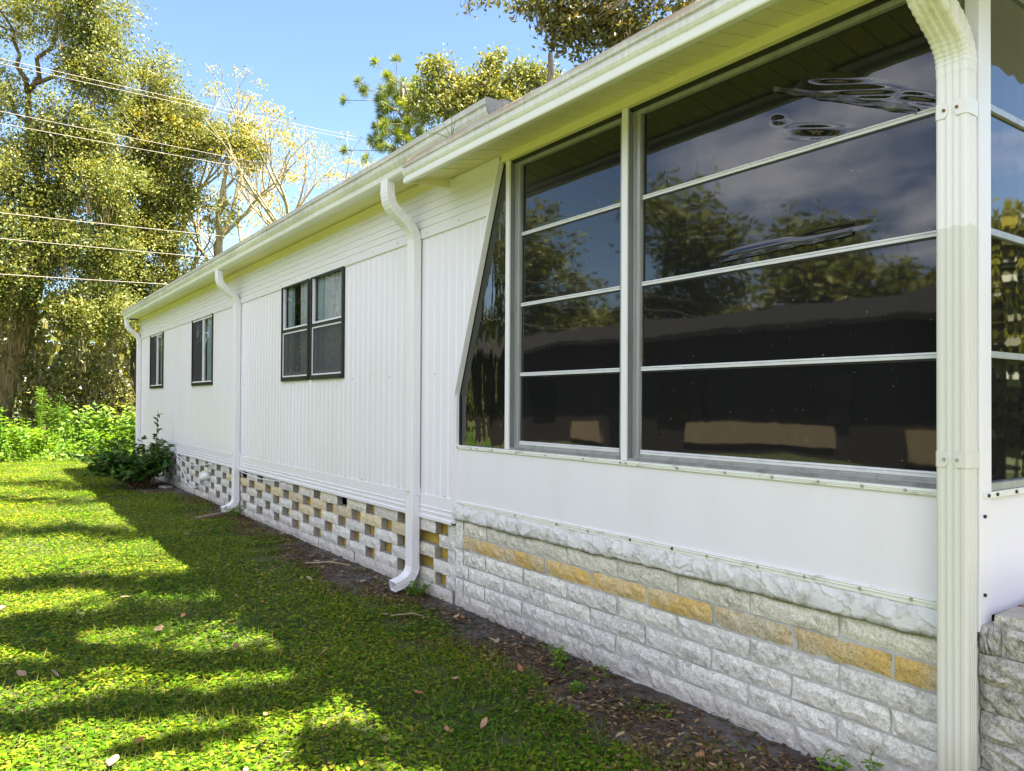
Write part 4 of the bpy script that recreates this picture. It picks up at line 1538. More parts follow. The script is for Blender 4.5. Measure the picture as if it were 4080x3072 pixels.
def tree(name, label, group, trunk, lobes, leaf, bark_m, leaf_len=0.13, leaf_w=0.06, per_tip=30, sigma=0.28,
         moss=0, twig_n=14, limb_r=0.10, limb_from=None, cat="tree", moss_len=(0.5, 1.6), shell=0.55, boughs=()):
    base = trunk[0]
    t = thing(name, label, cat, (base[0], base[1], GZ), group)
    tb = MB()
    tp = [Vector(p[:3]) for p in trunk]
    tb.tube(tp, [p[3] for p in trunk], 10)
    for bp in boughs:
        tb.tube([p[:3] for p in bp], [p[3] for p in bp], 8)
    crown, twig_tips, mosses = [], [], []
    for li, lb in enumerate(lobes):
        c = np.array(lb[:3])
        rad = np.array(lb[3:6])
        nt_ = int(lb[6])
        # nearest trunk point that lies below the lobe carries its limb
        cand = [q for q in tp[1:] if q.z < c[2] - 0.15 * rad[2]] or [tp[1]]
        s = min(cand, key=lambda q: (q - Vector(c)).length) if limb_from is None else Vector(limb_from[li])
        lp = limb_pts(s, c, 0.25, 0.5, 7, li + 31)
        tb.tube(lp, [limb_r * (1 - 0.75 * i / 7) for i in range(8)], 6)
        u_ = unit(rng.normal(size=(nt_, 3)))
        rr_ = rng.uniform(0, 1, nt_) ** (1 - shell)
        tips = c + u_ * (0.35 + 0.65 * rr_)[:, None] * rad
        for q in range(min(twig_n, nt_)):
            tw = limb_pts(lp[5 if q % 2 else 7], tips[q], 0.05, 0.5, 4, q + li * 50)
            tb.tube(tw, [limb_r * 0.26, limb_r * 0.2, limb_r * 0.15, limb_r * 0.1, limb_r * 0.05], 4, cap=False)
        pt = rng.integers(int(per_tip * 0.6), int(per_tip * 1.4) + 1, nt_)
        cen = np.repeat(tips, pt, axis=0)
        sg = np.repeat(rng.uniform(0.6, 1.3, nt_), pt)[:, None] * (lb[7] if len(lb) > 7 else sigma)
        cen = cen + rng.normal(size=cen.shape) * sg * np.array([1, 1, 0.75])
        crown.append(cen)
        if moss and nt_ > 12:
            k_ = max(1, int(nt_ * moss))
            mosses.append(tips[rng.integers(0, nt_, k_)] - np.array([0, 0, 0.1]))
    tb.build("trunk", bark_m, t, smooth=True)
    cen = np.concatenate(crown)
    n = len(cen)
    sz = rng.uniform(0.7, 1.3, n)
    v, q = leaves(cen, leaf_len * sz, leaf_w * sz, None, 0.25)
    put("crown", np_mesh(name + "_crown", v, q, leaf), t)
    if moss:
        ms = np.concatenate(mosses)
        per = 26
        cen = np.repeat(ms, per, axis=0)
        ln = np.repeat(rng.uniform(*moss_len, len(ms)), per)
        fr = rng.uniform(0, 1, len(cen))
        spread = 0.13 * (1 - 0.75 * fr)
        cen = cen + np.stack([rng.normal(size=len(cen)) * spread, rng.normal(size=len(cen)) * spread, -fr * ln], 1)
        ax = np.stack([rng.normal(size=len(cen)) * 0.12, rng.normal(size=len(cen)) * 0.12, -np.ones(len(cen))], 1)
        v, q = leaves(cen, rng.uniform(0.18, 0.45, len(cen)), 0.022, ax)
        put("moss", np_mesh(name + "_moss", v, q, M["moss"]), t)["kind"] = "stuff"
    return t


# big leaning oak at the left
tree("live_oak", "big live oak with leaning brown trunk at the left edge, foliage to the sky", "oaks behind the lawn",
     [(0.55, 29.1, 0.0, 0.42), (0.81, 28.91, 1.72, 0.36), (1.35, 28.5, 3.79, 0.31), (1.67, 28.24, 5.38, 0.22), (1.91, 28.05, 7.37, 0.15), (1.43, 28.36, 9.68, 0.12), (1.36, 28.4, 11.2, 0.08)],
     [(0.6, 28.0, 13.4, 1.5, 1.4, 1.0, 34), (2.7, 26.8, 13.6, 1.25, 1.1, 1.0, 60), (3.0, 26.6, 11.9, 0.85, 0.9, 1.2, 64), (0.7, 27.9, 10.9, 1.1, 1.2, 0.9, 26),
      (2.6, 26.9, 9.8, 1.2, 1.0, 0.9, 60), (0.7, 27.8, 8.4, 1.2, 1.2, 1.0, 52), (3.2, 26.5, 8.2, 1.2, 1.0, 0.9, 66), (0.9, 27.5, 6.4, 1.4, 1.0, 0.9, 60),
      (3.0, 26.7, 6.2, 1.3, 1.0, 0.9, 70), (0.4, 27.6, 4.6, 1.0, 0.9, 0.8, 40), (3.0, 26.8, 4.3, 1.3, 1.0, 0.9, 70), (1.7, 27.2, 7.4, 0.9, 0.6, 0.7, 36), (1.3, 27.2, 5.4, 0.9, 0.6, 0.7, 34), (1.9, 27.3, 9.2, 0.8, 0.6, 0.6, 26), (-2.0, 28.2, 9.0, 2.0, 1.6, 2.5, 90), (-1.6, 28.0, 5.5, 1.6, 1.4, 1.4, 60)],
     M["oak_leaf"], M["bark"], 0.098, 0.052, 165, 0.27, moss=0.16, limb_r=0.085)
# second oak, its crown stepping down to the right
tree("live_oak", "second live oak whose bushy crown steps down over the home's far roof", "oaks behind the lawn",
     [(4.9, 29.4, 0.0, 0.36), (4.8, 29.2, 3.0, 0.3), (4.6, 29.0, 6.0, 0.25), (5.0, 28.6, 9.0, 0.18), (5.1, 28.3, 12.0, 0.08)],
     [(5.0, 28.3, 12.3, 0.75, 0.8, 1.1, 42), (4.5, 28.5, 11.0, 0.8, 0.9, 0.8, 44), (5.8, 27.8, 11.1, 0.75, 0.8, 0.75, 40), (6.5, 27.4, 10.5, 0.8, 0.7, 0.6, 34), (5.3, 28.1, 9.9, 0.95, 0.9, 0.8, 56),
      (4.2, 28.8, 9.1, 1.0, 0.9, 0.8, 56), (5.5, 28.2, 8.6, 1.0, 0.9, 0.75, 56), (4.4, 28.7, 7.4, 1.1, 0.9, 0.8, 56), (5.4, 28.1, 7.1, 0.8, 0.8, 0.7, 36), (3.9, 29.0, 5.9, 1.0, 0.9, 0.8, 50),
      (5.2, 28.4, 5.6, 0.9, 0.9, 0.7, 36), (4.6, 28.6, 4.2, 1.2, 0.9, 0.9, 50)],
     M["oak_leaf2"], M["bark_grey"], 0.098, 0.050, 160, 0.25, moss=0.12, limb_r=0.09)
# small oak tuft high above the far eave
tree("live_oak", "slender oak with a small dark tuft high above the far gutter", "oaks behind the lawn",
     [(7.4, 28.6, 0.0, 0.2), (7.3, 28.2, 4.0, 0.15), (7.0, 27.6, 8.0, 0.1), (7.2, 27.0, 10.2, 0.05)],
     [(7.6, 26.7, 10.5, 0.55, 0.5, 0.5, 26), (7.9, 26.6, 10.0, 0.4, 0.4, 0.35, 14), (6.9, 27.3, 8.0, 0.8, 0.8, 0.5, 16), (6.2, 28.0, 6.0, 1.0, 0.9, 0.6, 26), (6.9, 27.6, 5.0, 1.1, 0.9, 0.8, 30)],
     M["oak_leaf"], M["bark_pale"], 0.13, 0.06, 40, 0.22, moss=0.1, limb_r=0.07)


# half-bare yellowing trees
def bare_tree(name, label, base, h, spread, seed, foliage, leafm, group):
    r_ = random.Random(seed)
    t = thing(name, label, "tree", (base[0], base[1], GZ), group)
    tb = MB()
    tips = []

    def grow(p, d, L, r, lev):
        q = p
        pts, rs = [p], [r]
        n = 4
        for i in range(n):
            d = (d + Vector((r_.uniform(-1, 1), r_.uniform(-1, 1), r_.uniform(-0.35, 0.65))) * 0.16).normalized()
            q = q + d * L / n
            pts.append(q)
            rs.append(max(0.012, r * (1 - 0.36 * (i + 1) / n)))
        tb.tube(pts, rs, 6 if lev < 2 else 4, cap=False)
        if lev >= 5 or L < 0.25:
            tips.append(q)
            return
        kids = 2 if lev == 0 else r_.choice((2, 3, 3))
        for k_ in range(kids):
            an = r_.uniform(0, 2 * math.pi)
            sp = r_.uniform(0.35, 0.75) * spread
            nd = (d + Vector((math.cos(an), math.sin(an), 0.15)) * sp).normalized()
            grow(pts[-1] if k_ < 2 else pts[2], nd, L * r_.uniform(0.58, 0.82), rs[-1] * 0.82, lev + 1)

    for b0, lean in base[2]:
        grow(Vector((base[0] + b0, base[1], 0.0)), Vector((lean, 0, 1)).normalized(), h * 0.40, 0.32, 0)
    tb.build("trunk", M["bark_pale"], t, smooth=True)
    P = np.array([tuple(p) for p in tips])
    k_ = rng.integers(0, len(P), foliage)
    sp_ = P[k_] + rng.normal(size=(foliage, 3)) * 0.22 - np.array([0, 0, 0.1])
    cen = np.repeat(sp_, 22, axis=0)
    cen = cen + rng.normal(size=cen.shape) * np.array([0.16, 0.16, 0.07])
    v, q = leaves(cen, rng.uniform(0.07, 0.13, len(cen)), 0.05, None, 0.4)
    put("crown", np_mesh(name + "_crown", v, q, leafm), t)
    return t


bare_tree("yellowing_tree", "sparse pale-limbed tree with yellow leaves rising behind the far roof", (8.5, 30.7, ((0.0, 0.02), (-0.5, -0.1))), 11.0, 1.1, 21, 240, M["gold_leaf"], "half-bare trees")
bare_tree("yellowing_tree", "thin half-bare tree with upright pale branches beside the yellow-leaved one", (10.6, 29.3, ((0.0, 0.03), (0.6, 0.12))), 10.4, 1.0, 34, 150, M["gold_leaf"], "half-bare trees")
bare_tree("yellowing_tree", "bare grey-twigged tree low over the gutter between sky and roof", (12.4, 28.0, ((0.0, 0.0),)), 10.0, 1.0, 47, 120, M["gold_leaf"], "half-bare trees")


# pine behind the roof
def pine():
    t = thing("pine_tree", "bright green long-needled pine rising behind the roof ridge", "tree", (12.0, 23.2, GZ))
    tb = MB()
    tb.tube([(12.3, 23.1, 0.0), (12.2, 23.1, 6.0), (12.1, 23.1, 10.0), (11.9, 23.2, 12.4)], [0.2, 0.16, 0.1, 0.04], 8)
    tuf = []
    r_ = random.Random(8)
    for (x, y, z) in ((11.63, 23.5, 12.2), (11.2, 23.8, 11.9), (12.0, 23.2, 12.35), (11.8, 23.4, 11.5), (11.55, 23.5, 10.8), (11.9, 23.3, 10.2), (12.2, 23.1, 11.1), (12.6, 22.8, 11.6), (11.6, 23.5, 10.2), (12.5, 22.9, 10.6), (11.7, 23.5, 9.4)):
        lp = limb_pts((12.1, 23.1, z - 0.9), (x, y, z), 0.1, 0.5, 5, int(z * 10))
        tb.tube(lp, [0.045 * (1 - 0.12 * i) for i in range(6)], 5)
        for k_ in range(9):
            e = Vector((x, y, z)) + Vector((r_.gauss(0, 0.42), r_.gauss(0, 0.42), r_.gauss(0.05, 0.30)))
            tb.tube([lp[4], e], [0.014, 0.008], 4, cap=False)
            tuf.append((e, (e - lp[4]).normalized()))
    tb.build("trunk", M["bark_grey"], t, smooth=True)
    cen, ax = [], []
    for e, d in tuf:
        n = 150
        dr = unit(rng.normal(size=(n, 3)) + np.array(d) * 0.9)
        cen.append(np.array(e) + dr * 0.15)
        ax.append(dr)
    cen, ax = np.concatenate(cen), np.concatenate(ax)
    v, q = leaves(cen, rng.uniform(0.24, 0.36, len(cen)), 0.015, ax)
    put("crown", np_mesh("pine_crown", v, q, M["pine_leaf"]), t)


pine()
tree("live_oak", "oak with sunlit ragged crown showing above the porch gutter", "oaks behind the roof",
     [(12.4, 18.6, 0.0, 0.34), (12.3, 18.4, 5.0, 0.27), (12.2, 18.3, 8.6, 0.2), (12.3, 18.2, 10.2, 0.1)],
     [(10.9, 19.1, 10.9, 0.55, 0.6, 0.5, 26), (10.7, 19.3, 10.1, 0.55, 0.6, 0.5, 24), (11.4, 18.8, 10.5, 0.6, 0.6, 0.55, 30), (11.9, 18.4, 10.6, 0.45, 0.5, 0.45, 20), (12.26, 18.1, 11.3, 0.26, 0.3, 0.55, 14),
      (12.4, 18.1, 10.4, 0.5, 0.6, 0.5, 22), (12.95, 17.7, 10.9, 0.5, 0.5, 0.4, 20), (13.4, 17.4, 10.9, 0.45, 0.5, 0.35, 16), (12.8, 17.8, 10.1, 0.6, 0.6, 0.5, 26), (11.6, 18.7, 9.8, 0.7, 0.6, 0.5, 30), (13.8, 17.2, 10.4, 0.6, 0.6, 0.5, 20)],
     M["oak_leaf2"], M["bark_grey"], 0.12, 0.06, 60, 0.17, limb_r=0.07)


# the old oak beside the house, whose limbs reach over roof and lawn and throw the bars of shade
def band(pts_ground, h, half, n_tips):
    """lobes for a leafy limb whose shade falls along the given ground points"""
    out = []
    for i in range(len(pts_ground) - 1):
        (xa, ya), (xb, yb) = pts_ground[i], pts_ground[i + 1]
        k_ = max(1, int(math.hypot(xb - xa, yb - ya) / max(half * 1.6, 0.2)))
        for j in range(k_):
            t = (j + 0.5) / k_
            x, y = xa + (xb - xa) * t, ya + (yb - ya) * t
            hh = h + rnd.uniform(-0.2, 0.2)
            hw = half * rnd.uniform(0.85, 1.3) * (1 + 0.9 * min(1, max(0, (x - 0.8) / 0.7)))
            out.append((x + 0.29 * hh, y - 0.40 * hh, GZ + hh, max(hw, 0.16), hw * 0.85, 0.12, int(n_tips * 1.3), hw * 0.32))
    return out


shade = []
shade += band([(-1.2, 15.5), (0.4, 15.19), (1.16, 14.7), (1.79, 13.6)], 9.2, 0.34, 9)
shade += band([(-1.2, 13.2), (0.34, 12.73), (0.96, 12.14), (1.68, 11.56)], 9.0, 0.30, 9)
shade += band([(-1.2, 10.6), (0.27, 9.89), (0.75, 9.46), (1.18, 9.06), (1.52, 8.43)], 8.4, 0.36, 10)
shade += band([(-0.8, 7.1), (0.19, 6.8), (0.53, 6.67), (0.91, 6.49), (1.6, 6.1)], 7.0, 0.22, 8)
shade += band([(-0.6, 5.8), (0.16, 5.66), (0.47, 5.51), (0.77, 5.42), (1.07, 5.40), (1.5, 5.25)], 6.6, 0.20, 8)
shade += band([(-0.3, 5.6), (0.15, 5.35), (0.4, 5.0), (0.65, 4.61), (0.94, 4.29), (1.25, 4.03), (1.6, 3.9)], 6.2, 0.12, 7)
shade += band([(0.0, 4.65), (0.19, 4.62), (0.29, 4.55), (0.42, 4.52)], 6.2, 0.15, 7)
shade += band([(-0.4, 3.95), (0.11, 3.9), (0.26, 3.88), (0.46, 3.86), (0.69, 3.8), (0.9, 3.66), (1.11, 3.57), (1.6, 3.4)], 5.8, 0.10, 7)
shade += band([(1.45, 4.95), (1.75, 4.80), (2.0, 4.72)], 6.0, 0.12, 8)
shade += band([(0.48, 3.38), (0.73, 3.31), (0.93, 3.22)], 5.8, 0.055, 5)
shade += band([(1.1, 2.95), (1.4, 2.82), (1.75, 2.72), (2.1, 2.6)], 5.6, 0.11, 7)
n_sh = len(shade)
over = [(8.1, 12.5, 9.75, 0.75, 0.6, 0.42, 16), (9.1, 11.8, 9.35, 0.65, 0.7, 0.55, 21), (9.35, 11.6, 8.95, 0.55, 0.6, 0.5, 19), (9.75, 11.4, 9.3, 0.6, 0.6, 0.55, 21), (10.1, 11.1, 8.95, 0.6, 0.6, 0.5, 20), (9.65, 11.5, 8.65, 0.4, 0.5, 0.35, 16),
        (10.5, 10.8, 9.25, 0.6, 0.6, 0.55, 21), (10.4, 10.9, 8.85, 0.5, 0.5, 0.4, 15), (11.1, 10.4, 9.3, 0.7, 0.6, 0.6, 15), (10.0, 11.2, 10.3, 1.3, 1.3, 0.7, 34), (11.8, 9.8, 9.6, 0.9, 0.8, 0.7, 26),
        (4.22, -0.98, 6.56, 0.42, 0.34, 0.25, 60, 0.13), (4.9, -1.2, 6.8, 0.5, 0.45, 0.3, 50, 0.15), (6.0, -2.0, 9.0, 1.2, 0.9, 0.6, 70)]
starts = []
for lb in shade:
    starts.append((lb[0] + 2.2, lb[1] + 0.3, lb[2] + 0.3))
for lb in over:
    starts.append((9.6, 5.0, 8.5) if lb[1] > 5 else (7.6, 0.6, 7.6))
tree("live_oak", "old live oak hung with moss whose dark boughs hang over the porch roof", "oaks behind the roof",
     [(9.7, 3.2, 0.0, 0.55), (9.6, 3.2, 3.0, 0.45), (9.3, 3.4, 5.5, 0.4), (8.6, 3.8, 7.4, 0.3), (7.4, 4.2, 8.6, 0.2), (6.4, 4.6, 9.4, 0.1)],
     shade + over, M["oak_dark"], M["bark_grey"], 0.13, 0.06, 42, 0.16, moss=0.05, twig_n=4, limb_r=0.04, limb_from=starts, moss_len=(0.3, 0.9),
     boughs=[[(9.3, 3.4, 5.5, 0.3), (9.7, 4.4, 7.6, 0.24), (9.6, 5.0, 8.5, 0.2), (9.9, 8.0, 9.6, 0.14), (9.9, 10.4, 10.2, 0.07)],
             [(8.6, 3.8, 7.4, 0.22), (8.0, 2.0, 7.8, 0.18), (7.6, 0.6, 7.6, 0.14), (5.6, -0.9, 7.2, 0.08), (4.5, -1.0, 6.8, 0.04)],
             [(7.4, 4.2, 8.6, 0.18), (6.6, 6.5, 9.1, 0.14), (6.3, 9.0, 9.4, 0.1), (6.2, 11.6, 9.5, 0.05)],
             [(7.4, 4.2, 8.6, 0.16), (6.0, 3.4, 7.6, 0.12), (5.4, 2.0, 6.7, 0.08), (5.3, 1.0, 6.2, 0.04)]])

# ------------------------------------------------------------------ thicket, weeds and shrub
def thicket():
    n = 56000
    x = rng.uniform(-9, 9, n)
    y = rng.uniform(28.5, 33.5, n) - 0.25 * x
    top = 3.6 + 1.4 * np.sin(x * 0.9 + 1) + 0.9 * np.sin(x * 2.3) + 0.5 * np.sin(x * 5.1)
    z = rng.uniform(0, 1, n) ** 0.85 * top
    keep = np.sin(x * 2.1 + z * 1.3) * np.sin(y * 1.9 + z) + 0.5 * np.sin(x * 5 + y * 3) > -0.35
    cen = np.stack([x, y, z], 1)[keep]
    v, q = leaves(cen, rng.uniform(0.12, 0.26, len(cen)), rng.uniform(0.06, 0.12, len(cen)), None, 0.2)
    o = put("thicket", np_mesh("thicket", v, q, M["under_leaf"]))
    tag(o, "dark tangled undergrowth beneath the oaks at the wood's edge", "undergrowth", kind="stuff")
    # trailing moss and dry vines in front of it
    m_ = 46
    cx_ = rng.uniform(-3, 7, m_)
    b0 = np.stack([cx_, 28.6 - 0.25 * cx_ + rng.uniform(-0.8, 0.8, m_), rng.uniform(2.0, 5.2, m_)], 1)
    per = 40
    cen = np.repeat(b0, per, axis=0)
    fr = rng.uniform(0, 1, len(cen))
    ln = np.repeat(rng.uniform(0.8, 2.4, m_), per)
    cen += np.stack([rng.normal(size=len(cen)) * 0.16, rng.normal(size=len(cen)) * 0.16, -fr * ln], 1)
    cen[:, 2] = np.maximum(cen[:, 2], 0.1)
    ax = np.stack([rng.normal(size=len(cen)) * 0.2, rng.normal(size=len(cen)) * 0.2, -np.ones(len(cen))], 1)
    v, q = leaves(cen, rng.uniform(0.25, 0.6, len(cen)), 0.03, ax)
    tag(put("hanging_moss", np_mesh("hanging_moss", v, q, M["moss"])), "curtains of brown moss and dry vines in the undergrowth", "moss", kind="stuff")


thicket()
# distant wood that closes the view under the crowns
n = 26000
x = rng.uniform(-70, 60, n)
y = 46 - 0.12 * x + rng.uniform(0, 6, n)
z = rng.uniform(0, 1, n) ** 0.8 * (6.0 + 1.6 * np.sin(x * 0.4) + 1.0 * np.sin(x * 1.1))
v, q = leaves(np.stack([x, y, z], 1), rng.uniform(0.5, 1.0, n), rng.uniform(0.3, 0.6, n), None, 0.2)
tag(put("far_wood", np_mesh("far_wood", v, q, M["under_leaf"])), "far wood seen dimly between the tree trunks", "wood", kind="stuff")

# low bank of weeds at the lawn's far edge
n = 26000
x = rng.uniform(-7, 7, n)
edge = 19.3 + 0.45 * np.maximum(x, 0) * 0.9 + 0.3 * np.sin(x * 2.2) + 0.15 * np.sin(x * 5.7)
dpt = rng.uniform(0, 1, n) ** 0.8 * 6
y = edge + dpt
z = GZ + rng.uniform(0, 1, n) ** 0.7 * (0.16 + 0.16 * np.minimum(dpt, 2.6) + 0.10 * np.sin(x * 3.1 + y))
v, q = leaves(np.stack([x, y, z], 1), rng.uniform(0.07, 0.15, n), rng.uniform(0.04, 0.08, n), None, 0.45)
tag(put("weed_bank", np_mesh("weed_bank", v, q, M["weed_leaf"])), "bright green bank of low weeds along the far edge of the lawn", "weeds", kind="stuff")


def leafy_plant(name, label, cat, base, h, spread, stems, leafm, llen, lwid, per, group=None, stem_m="weed_leaf", droop=0.25, round_=False, z0=0.25):
    t = thing(name, label, cat, (base[0], base[1], GZ), group)
    sb = MB()
    cen, ax = [], []
    for s in range(stems):
        an = rnd.uniform(0, 2 * math.pi)
        rr_ = spread * math.sqrt(rnd.random())
        p0 = Vector((base[0] + rr_ * 0.3 * math.cos(an), base[1] + rr_ * 0.3 * math.sin(an), GZ - 0.01))
        hh = h * rnd.uniform(0.7, 1.08)
        p1 = Vector((base[0] + rr_ * math.cos(an), base[1] + rr_ * math.sin(an), GZ + hh))
        mid = p0.lerp(p1, 0.5) + Vector((rnd.uniform(-0.05, 0.05), rnd.uniform(-0.05, 0.05), 0.04 * hh))
        pts = [p0, mid, p1]
        sb.tube(pts, [0.008 * max(h, 0.4), 0.006 * max(h, 0.4), 0.002], 4, cap=False)
        for k_ in range(per):
            f = z0 + (1 - z0) * k_ / per
            q = p0.lerp(mid, f * 2) if f < 0.5 else mid.lerp(p1, f * 2 - 1)
            a2 = k_ * 2.4 + rnd.uniform(-0.5, 0.5)
            d = Vector((math.cos(a2), math.sin(a2), rnd.uniform(-droop, 0.5)))
            cen.append(tuple(q + d * llen * 0.55))
            ax.append(tuple(d))
    sb.build("stem", M[stem_m], t)
    cen, ax = np.array(cen), np.array(ax)
    v, q = leaves(cen, llen * rng.uniform(0.7, 1.25, len(cen)), lwid * rng.uniform(0.7, 1.25, len(cen)), ax, 0.55, 0.10)
    put("foliage", np_mesh(name + "_leaves", v, q, M[leafm]), t)
    return t


for i, (x, y, h, lab) in enumerate(((0.45, 20.6, 1.25, "bushy weed with drooping leaves at the picture's left edge"), (0.95, 20.2, 0.95, "leafy weed second from the left edge of the weed bank"),
                                   (1.3, 21.0, 0.75, "short leafy weed in front of the feathery stalks"), (2.45, 20.5, 0.7, "low bright weed between the stake and the shrub"))):
    leafy_plant("tall_weed", lab, "weed", (x, y), h, 0.34, 12, "weed_leaf", 0.15, 0.075, 16, "weeds at the lawn's edge")
for i, (x, y, h, lab) in enumerate(((2.15, 21.4, 1.25, "round-leaved vine, leftmost of those behind the dark shrub"), (2.65, 21.5, 1.28, "tall round-leaved vine in the middle of the weed bank"),
                                   (3.1, 21.3, 1.22, "round-leaved vine just left of the home's far corner"), (3.5, 21.6, 1.05, "round-leaved vine touching the far corner downspout"))):
    leafy_plant("vine_clump", lab, "vine", (x, y), h, 0.40, 14, "weed_pale", 0.15, 0.13, 13, "round-leaved vines")
for i, (x, y, h, lab) in enumerate(((1.42, 22.2, 1.75, "tallest feathery weed stalk in front of the dark undergrowth"), (1.72, 22.4, 1.6, "feathery weed stalk right of the tallest one"),
                                   (2.0, 22.0, 1.35, "shorter feathery stalk leaning towards the vines"))):
    leafy_plant("feathery_weed", lab, "weed", (x, y), h, 0.16, 6, "fennel", 0.13, 0.02, 60, "feathery weeds", z0=0.35)
g = MB().tube([(1.48, 21.9, GZ - 0.02), (1.49, 21.9, 0.45), (1.48, 21.9, 0.82)], [0.022, 0.022, 0.02], 6)
tag(g.build("stake", M["bark"]), "short brown wooden stake standing among the feathery weeds", "stake")

# the shrub against the skirting
def shrub():
    t = thing("shrub", "dark green pointed-leaf shrub standing against the far skirting", "shrub", (2.25, 13.5, GZ))
    sb = MB()
    cen, ax = [], []
    r_ = random.Random(12)
    tips = []
    for s in range(96):
        an = r_.uniform(0, 2 * math.pi)
        el = r_.uniform(0.15, 1.0)
        ln = r_.uniform(0.65, 1.08) * (0.80 + 0.22 * el)
        p0 = Vector((2.22 + r_.uniform(-0.16, 0.16), 13.5 + r_.uniform(-0.25, 0.25), GZ))
        d = Vector((math.cos(an) * 1.0 - 0.12, math.sin(an) * 1.0, 0.22 + el)).normalized()
        p1 = p0 + d * ln
        p1.x = min(p1.x, 2.60)
        mid = p0.lerp(p1, 0.5) + Vector((0, 0, 0.08))
        tips.append((p0, mid, p1))
    tips.append((Vector((2.42, 13.35, GZ)), Vector((2.45, 13.35, 0.7)), Vector((2.47, 13.35, 1.30))))
    for p0, mid, p1 in tips:
        sb.tube([p0, mid, p1], [0.012, 0.008, 0.003], 5, cap=False)
        for k_ in range(11):
            f = 0.28 + 0.72 * k_ / 11
            q = p0.lerp(mid, f * 2) if f < 0.5 else mid.lerp(p1, f * 2 - 1)
            tw = Vector((r_.uniform(-1, 1), r_.uniform(-1, 1), r_.uniform(-0.2, 0.5))).normalized() * r_.uniform(0.05, 0.17) * (0.18 if p1.z > 1.25 else 1)
            e = q + tw
            e.x = min(e.x, 2.64)
            for m_ in range(7):
                g_ = (m_ + 0.5) / 7
                sd = 1 if m_ % 2 else -1
                side = Vector((-tw.y, tw.x, 0.02)).normalized() * sd
                dd = (tw.normalized() * 0.7 + side * 0.7 + Vector((0, 0, r_.uniform(-0.45, 0.1))))
                cc = q.lerp(e, g_) + dd * 0.028
                cen.append(tuple(cc))
                ax.append(tuple(dd))
    sb.build("stem", M["bark"], t)
    cen, ax = np.array(cen), np.array(ax)
    v, q = leaves(cen, rng.uniform(0.08, 0.13, len(cen)), rng.uniform(0.03, 0.046, len(cen)), ax, 0.5, 0.1)
    put("foliage", np_mesh("shrub_leaves", v, q, M["shrub_leaf"]), t)


shrub()
for (x, y, h, lab) in ((2.50, 3.05, 0.13, "upright green seedling on the soil near the porch blocks"), (2.36, 2.78, 0.06, "low three-leaved seedling on the grey soil"), (2.64, 1.62, 0.09, "small seedling at the foot of the blocks by the right downspout"),
                       (2.66, 1.46, 0.12, "taller seedling at the foot of the blocks by the right downspout"), (2.56, 3.18, 0.10, "feathery seedling against the block wall"), (2.60, 4.85, 0.10, "clump of weeds under the shoe of the nearer downspout"), (2.60, 9.42, 0.12, "weeds growing round the foot of the middle downspout")):
    leafy_plant("seedling", lab, "seedling", (x, y), h, 0.04 if y < 4 else 0.14, 3 if y < 4 else 14, "weed_leaf", 0.035, 0.018, 9, "seedlings along the wall", z0=0.3)

# ------------------------------------------------------------------ lawn
def se(y):
    return np.vectorize(soil_edge)(y)


def plot(y0, y1, x0, dens, ll, lw, hgt, leafm_parts):
    area = (y1 - y0) * (D - x0)
    n = int(area * dens)
    x = rng.uniform(x0, D - 0.02, n)
    y = rng.uniform(y0, y1, n)
    e = se(y)
    tuft = np.sin(x * 9.1 + y * 5.3) * np.sin(y * 7.7 - x * 3.1)
    pr = np.clip((e - x) / 0.42 + 0.35 + 0.9 * tuft, 0, 1)
    pr = np.where(x > e + 0.02, np.clip(pr, 0, 0.22 * (tuft > 0.15)), pr)
    # stretches where the ground cover runs thin and dry
    thin = 0.5 + 0.5 * np.sin(x * 2.3 + 1.7 * np.sin(y * 0.9)) * np.sin(y * 1.9 + 1.1 * x)
    pr = pr * np.clip(0.55 + 0.7 * thin, 0.35, 1)
    k_ = rng.uniform(0, 1, n) < pr
    x, y = x[k_], y[k_]
    n = len(x)
    z = GZ - 0.012 + rng.uniform(0.15, 1.0, n) * hgt * (0.75 + 0.5 * np.sin(x * 3.7 + 2) * np.sin(y * 4.1))
    an = rng.uniform(0, 2 * np.pi, n)
    ax = np.stack([np.cos(an), np.sin(an), rng.uniform(-0.25, 0.5, n)], 1)
    s = rng.uniform(0.45, 1.0, n) ** 1.0 + 0.75 * rng.uniform(0, 1, n) ** 3
    leafm_parts.append(leaves(np.stack([x, y, z], 1), ll * s, lw * s, ax, 0.80, 0.10))


parts = []
plot(1.2, 3.4, -1.2, 7200, 0.026, 0.016, 0.042, parts)
plot(3.4, 5.2, -1.5, 6000, 0.027, 0.017, 0.042, parts)
plot(5.2, 8.0, -1.8, 4200, 0.030, 0.019, 0.042, parts)
plot(8.0, 12.0, -2.2, 2500, 0.036, 0.022, 0.040, parts)
plot(12.0, 20.5, -3.0, 1150, 0.052, 0.030, 0.042, parts)
v, q = join_arrays(parts)
cover = put("ground_cover", np_mesh("ground_cover", v, q, M["cover"]))
tag(cover, "small-leaved green ground cover filling the lawn", "ground cover", kind="stuff")

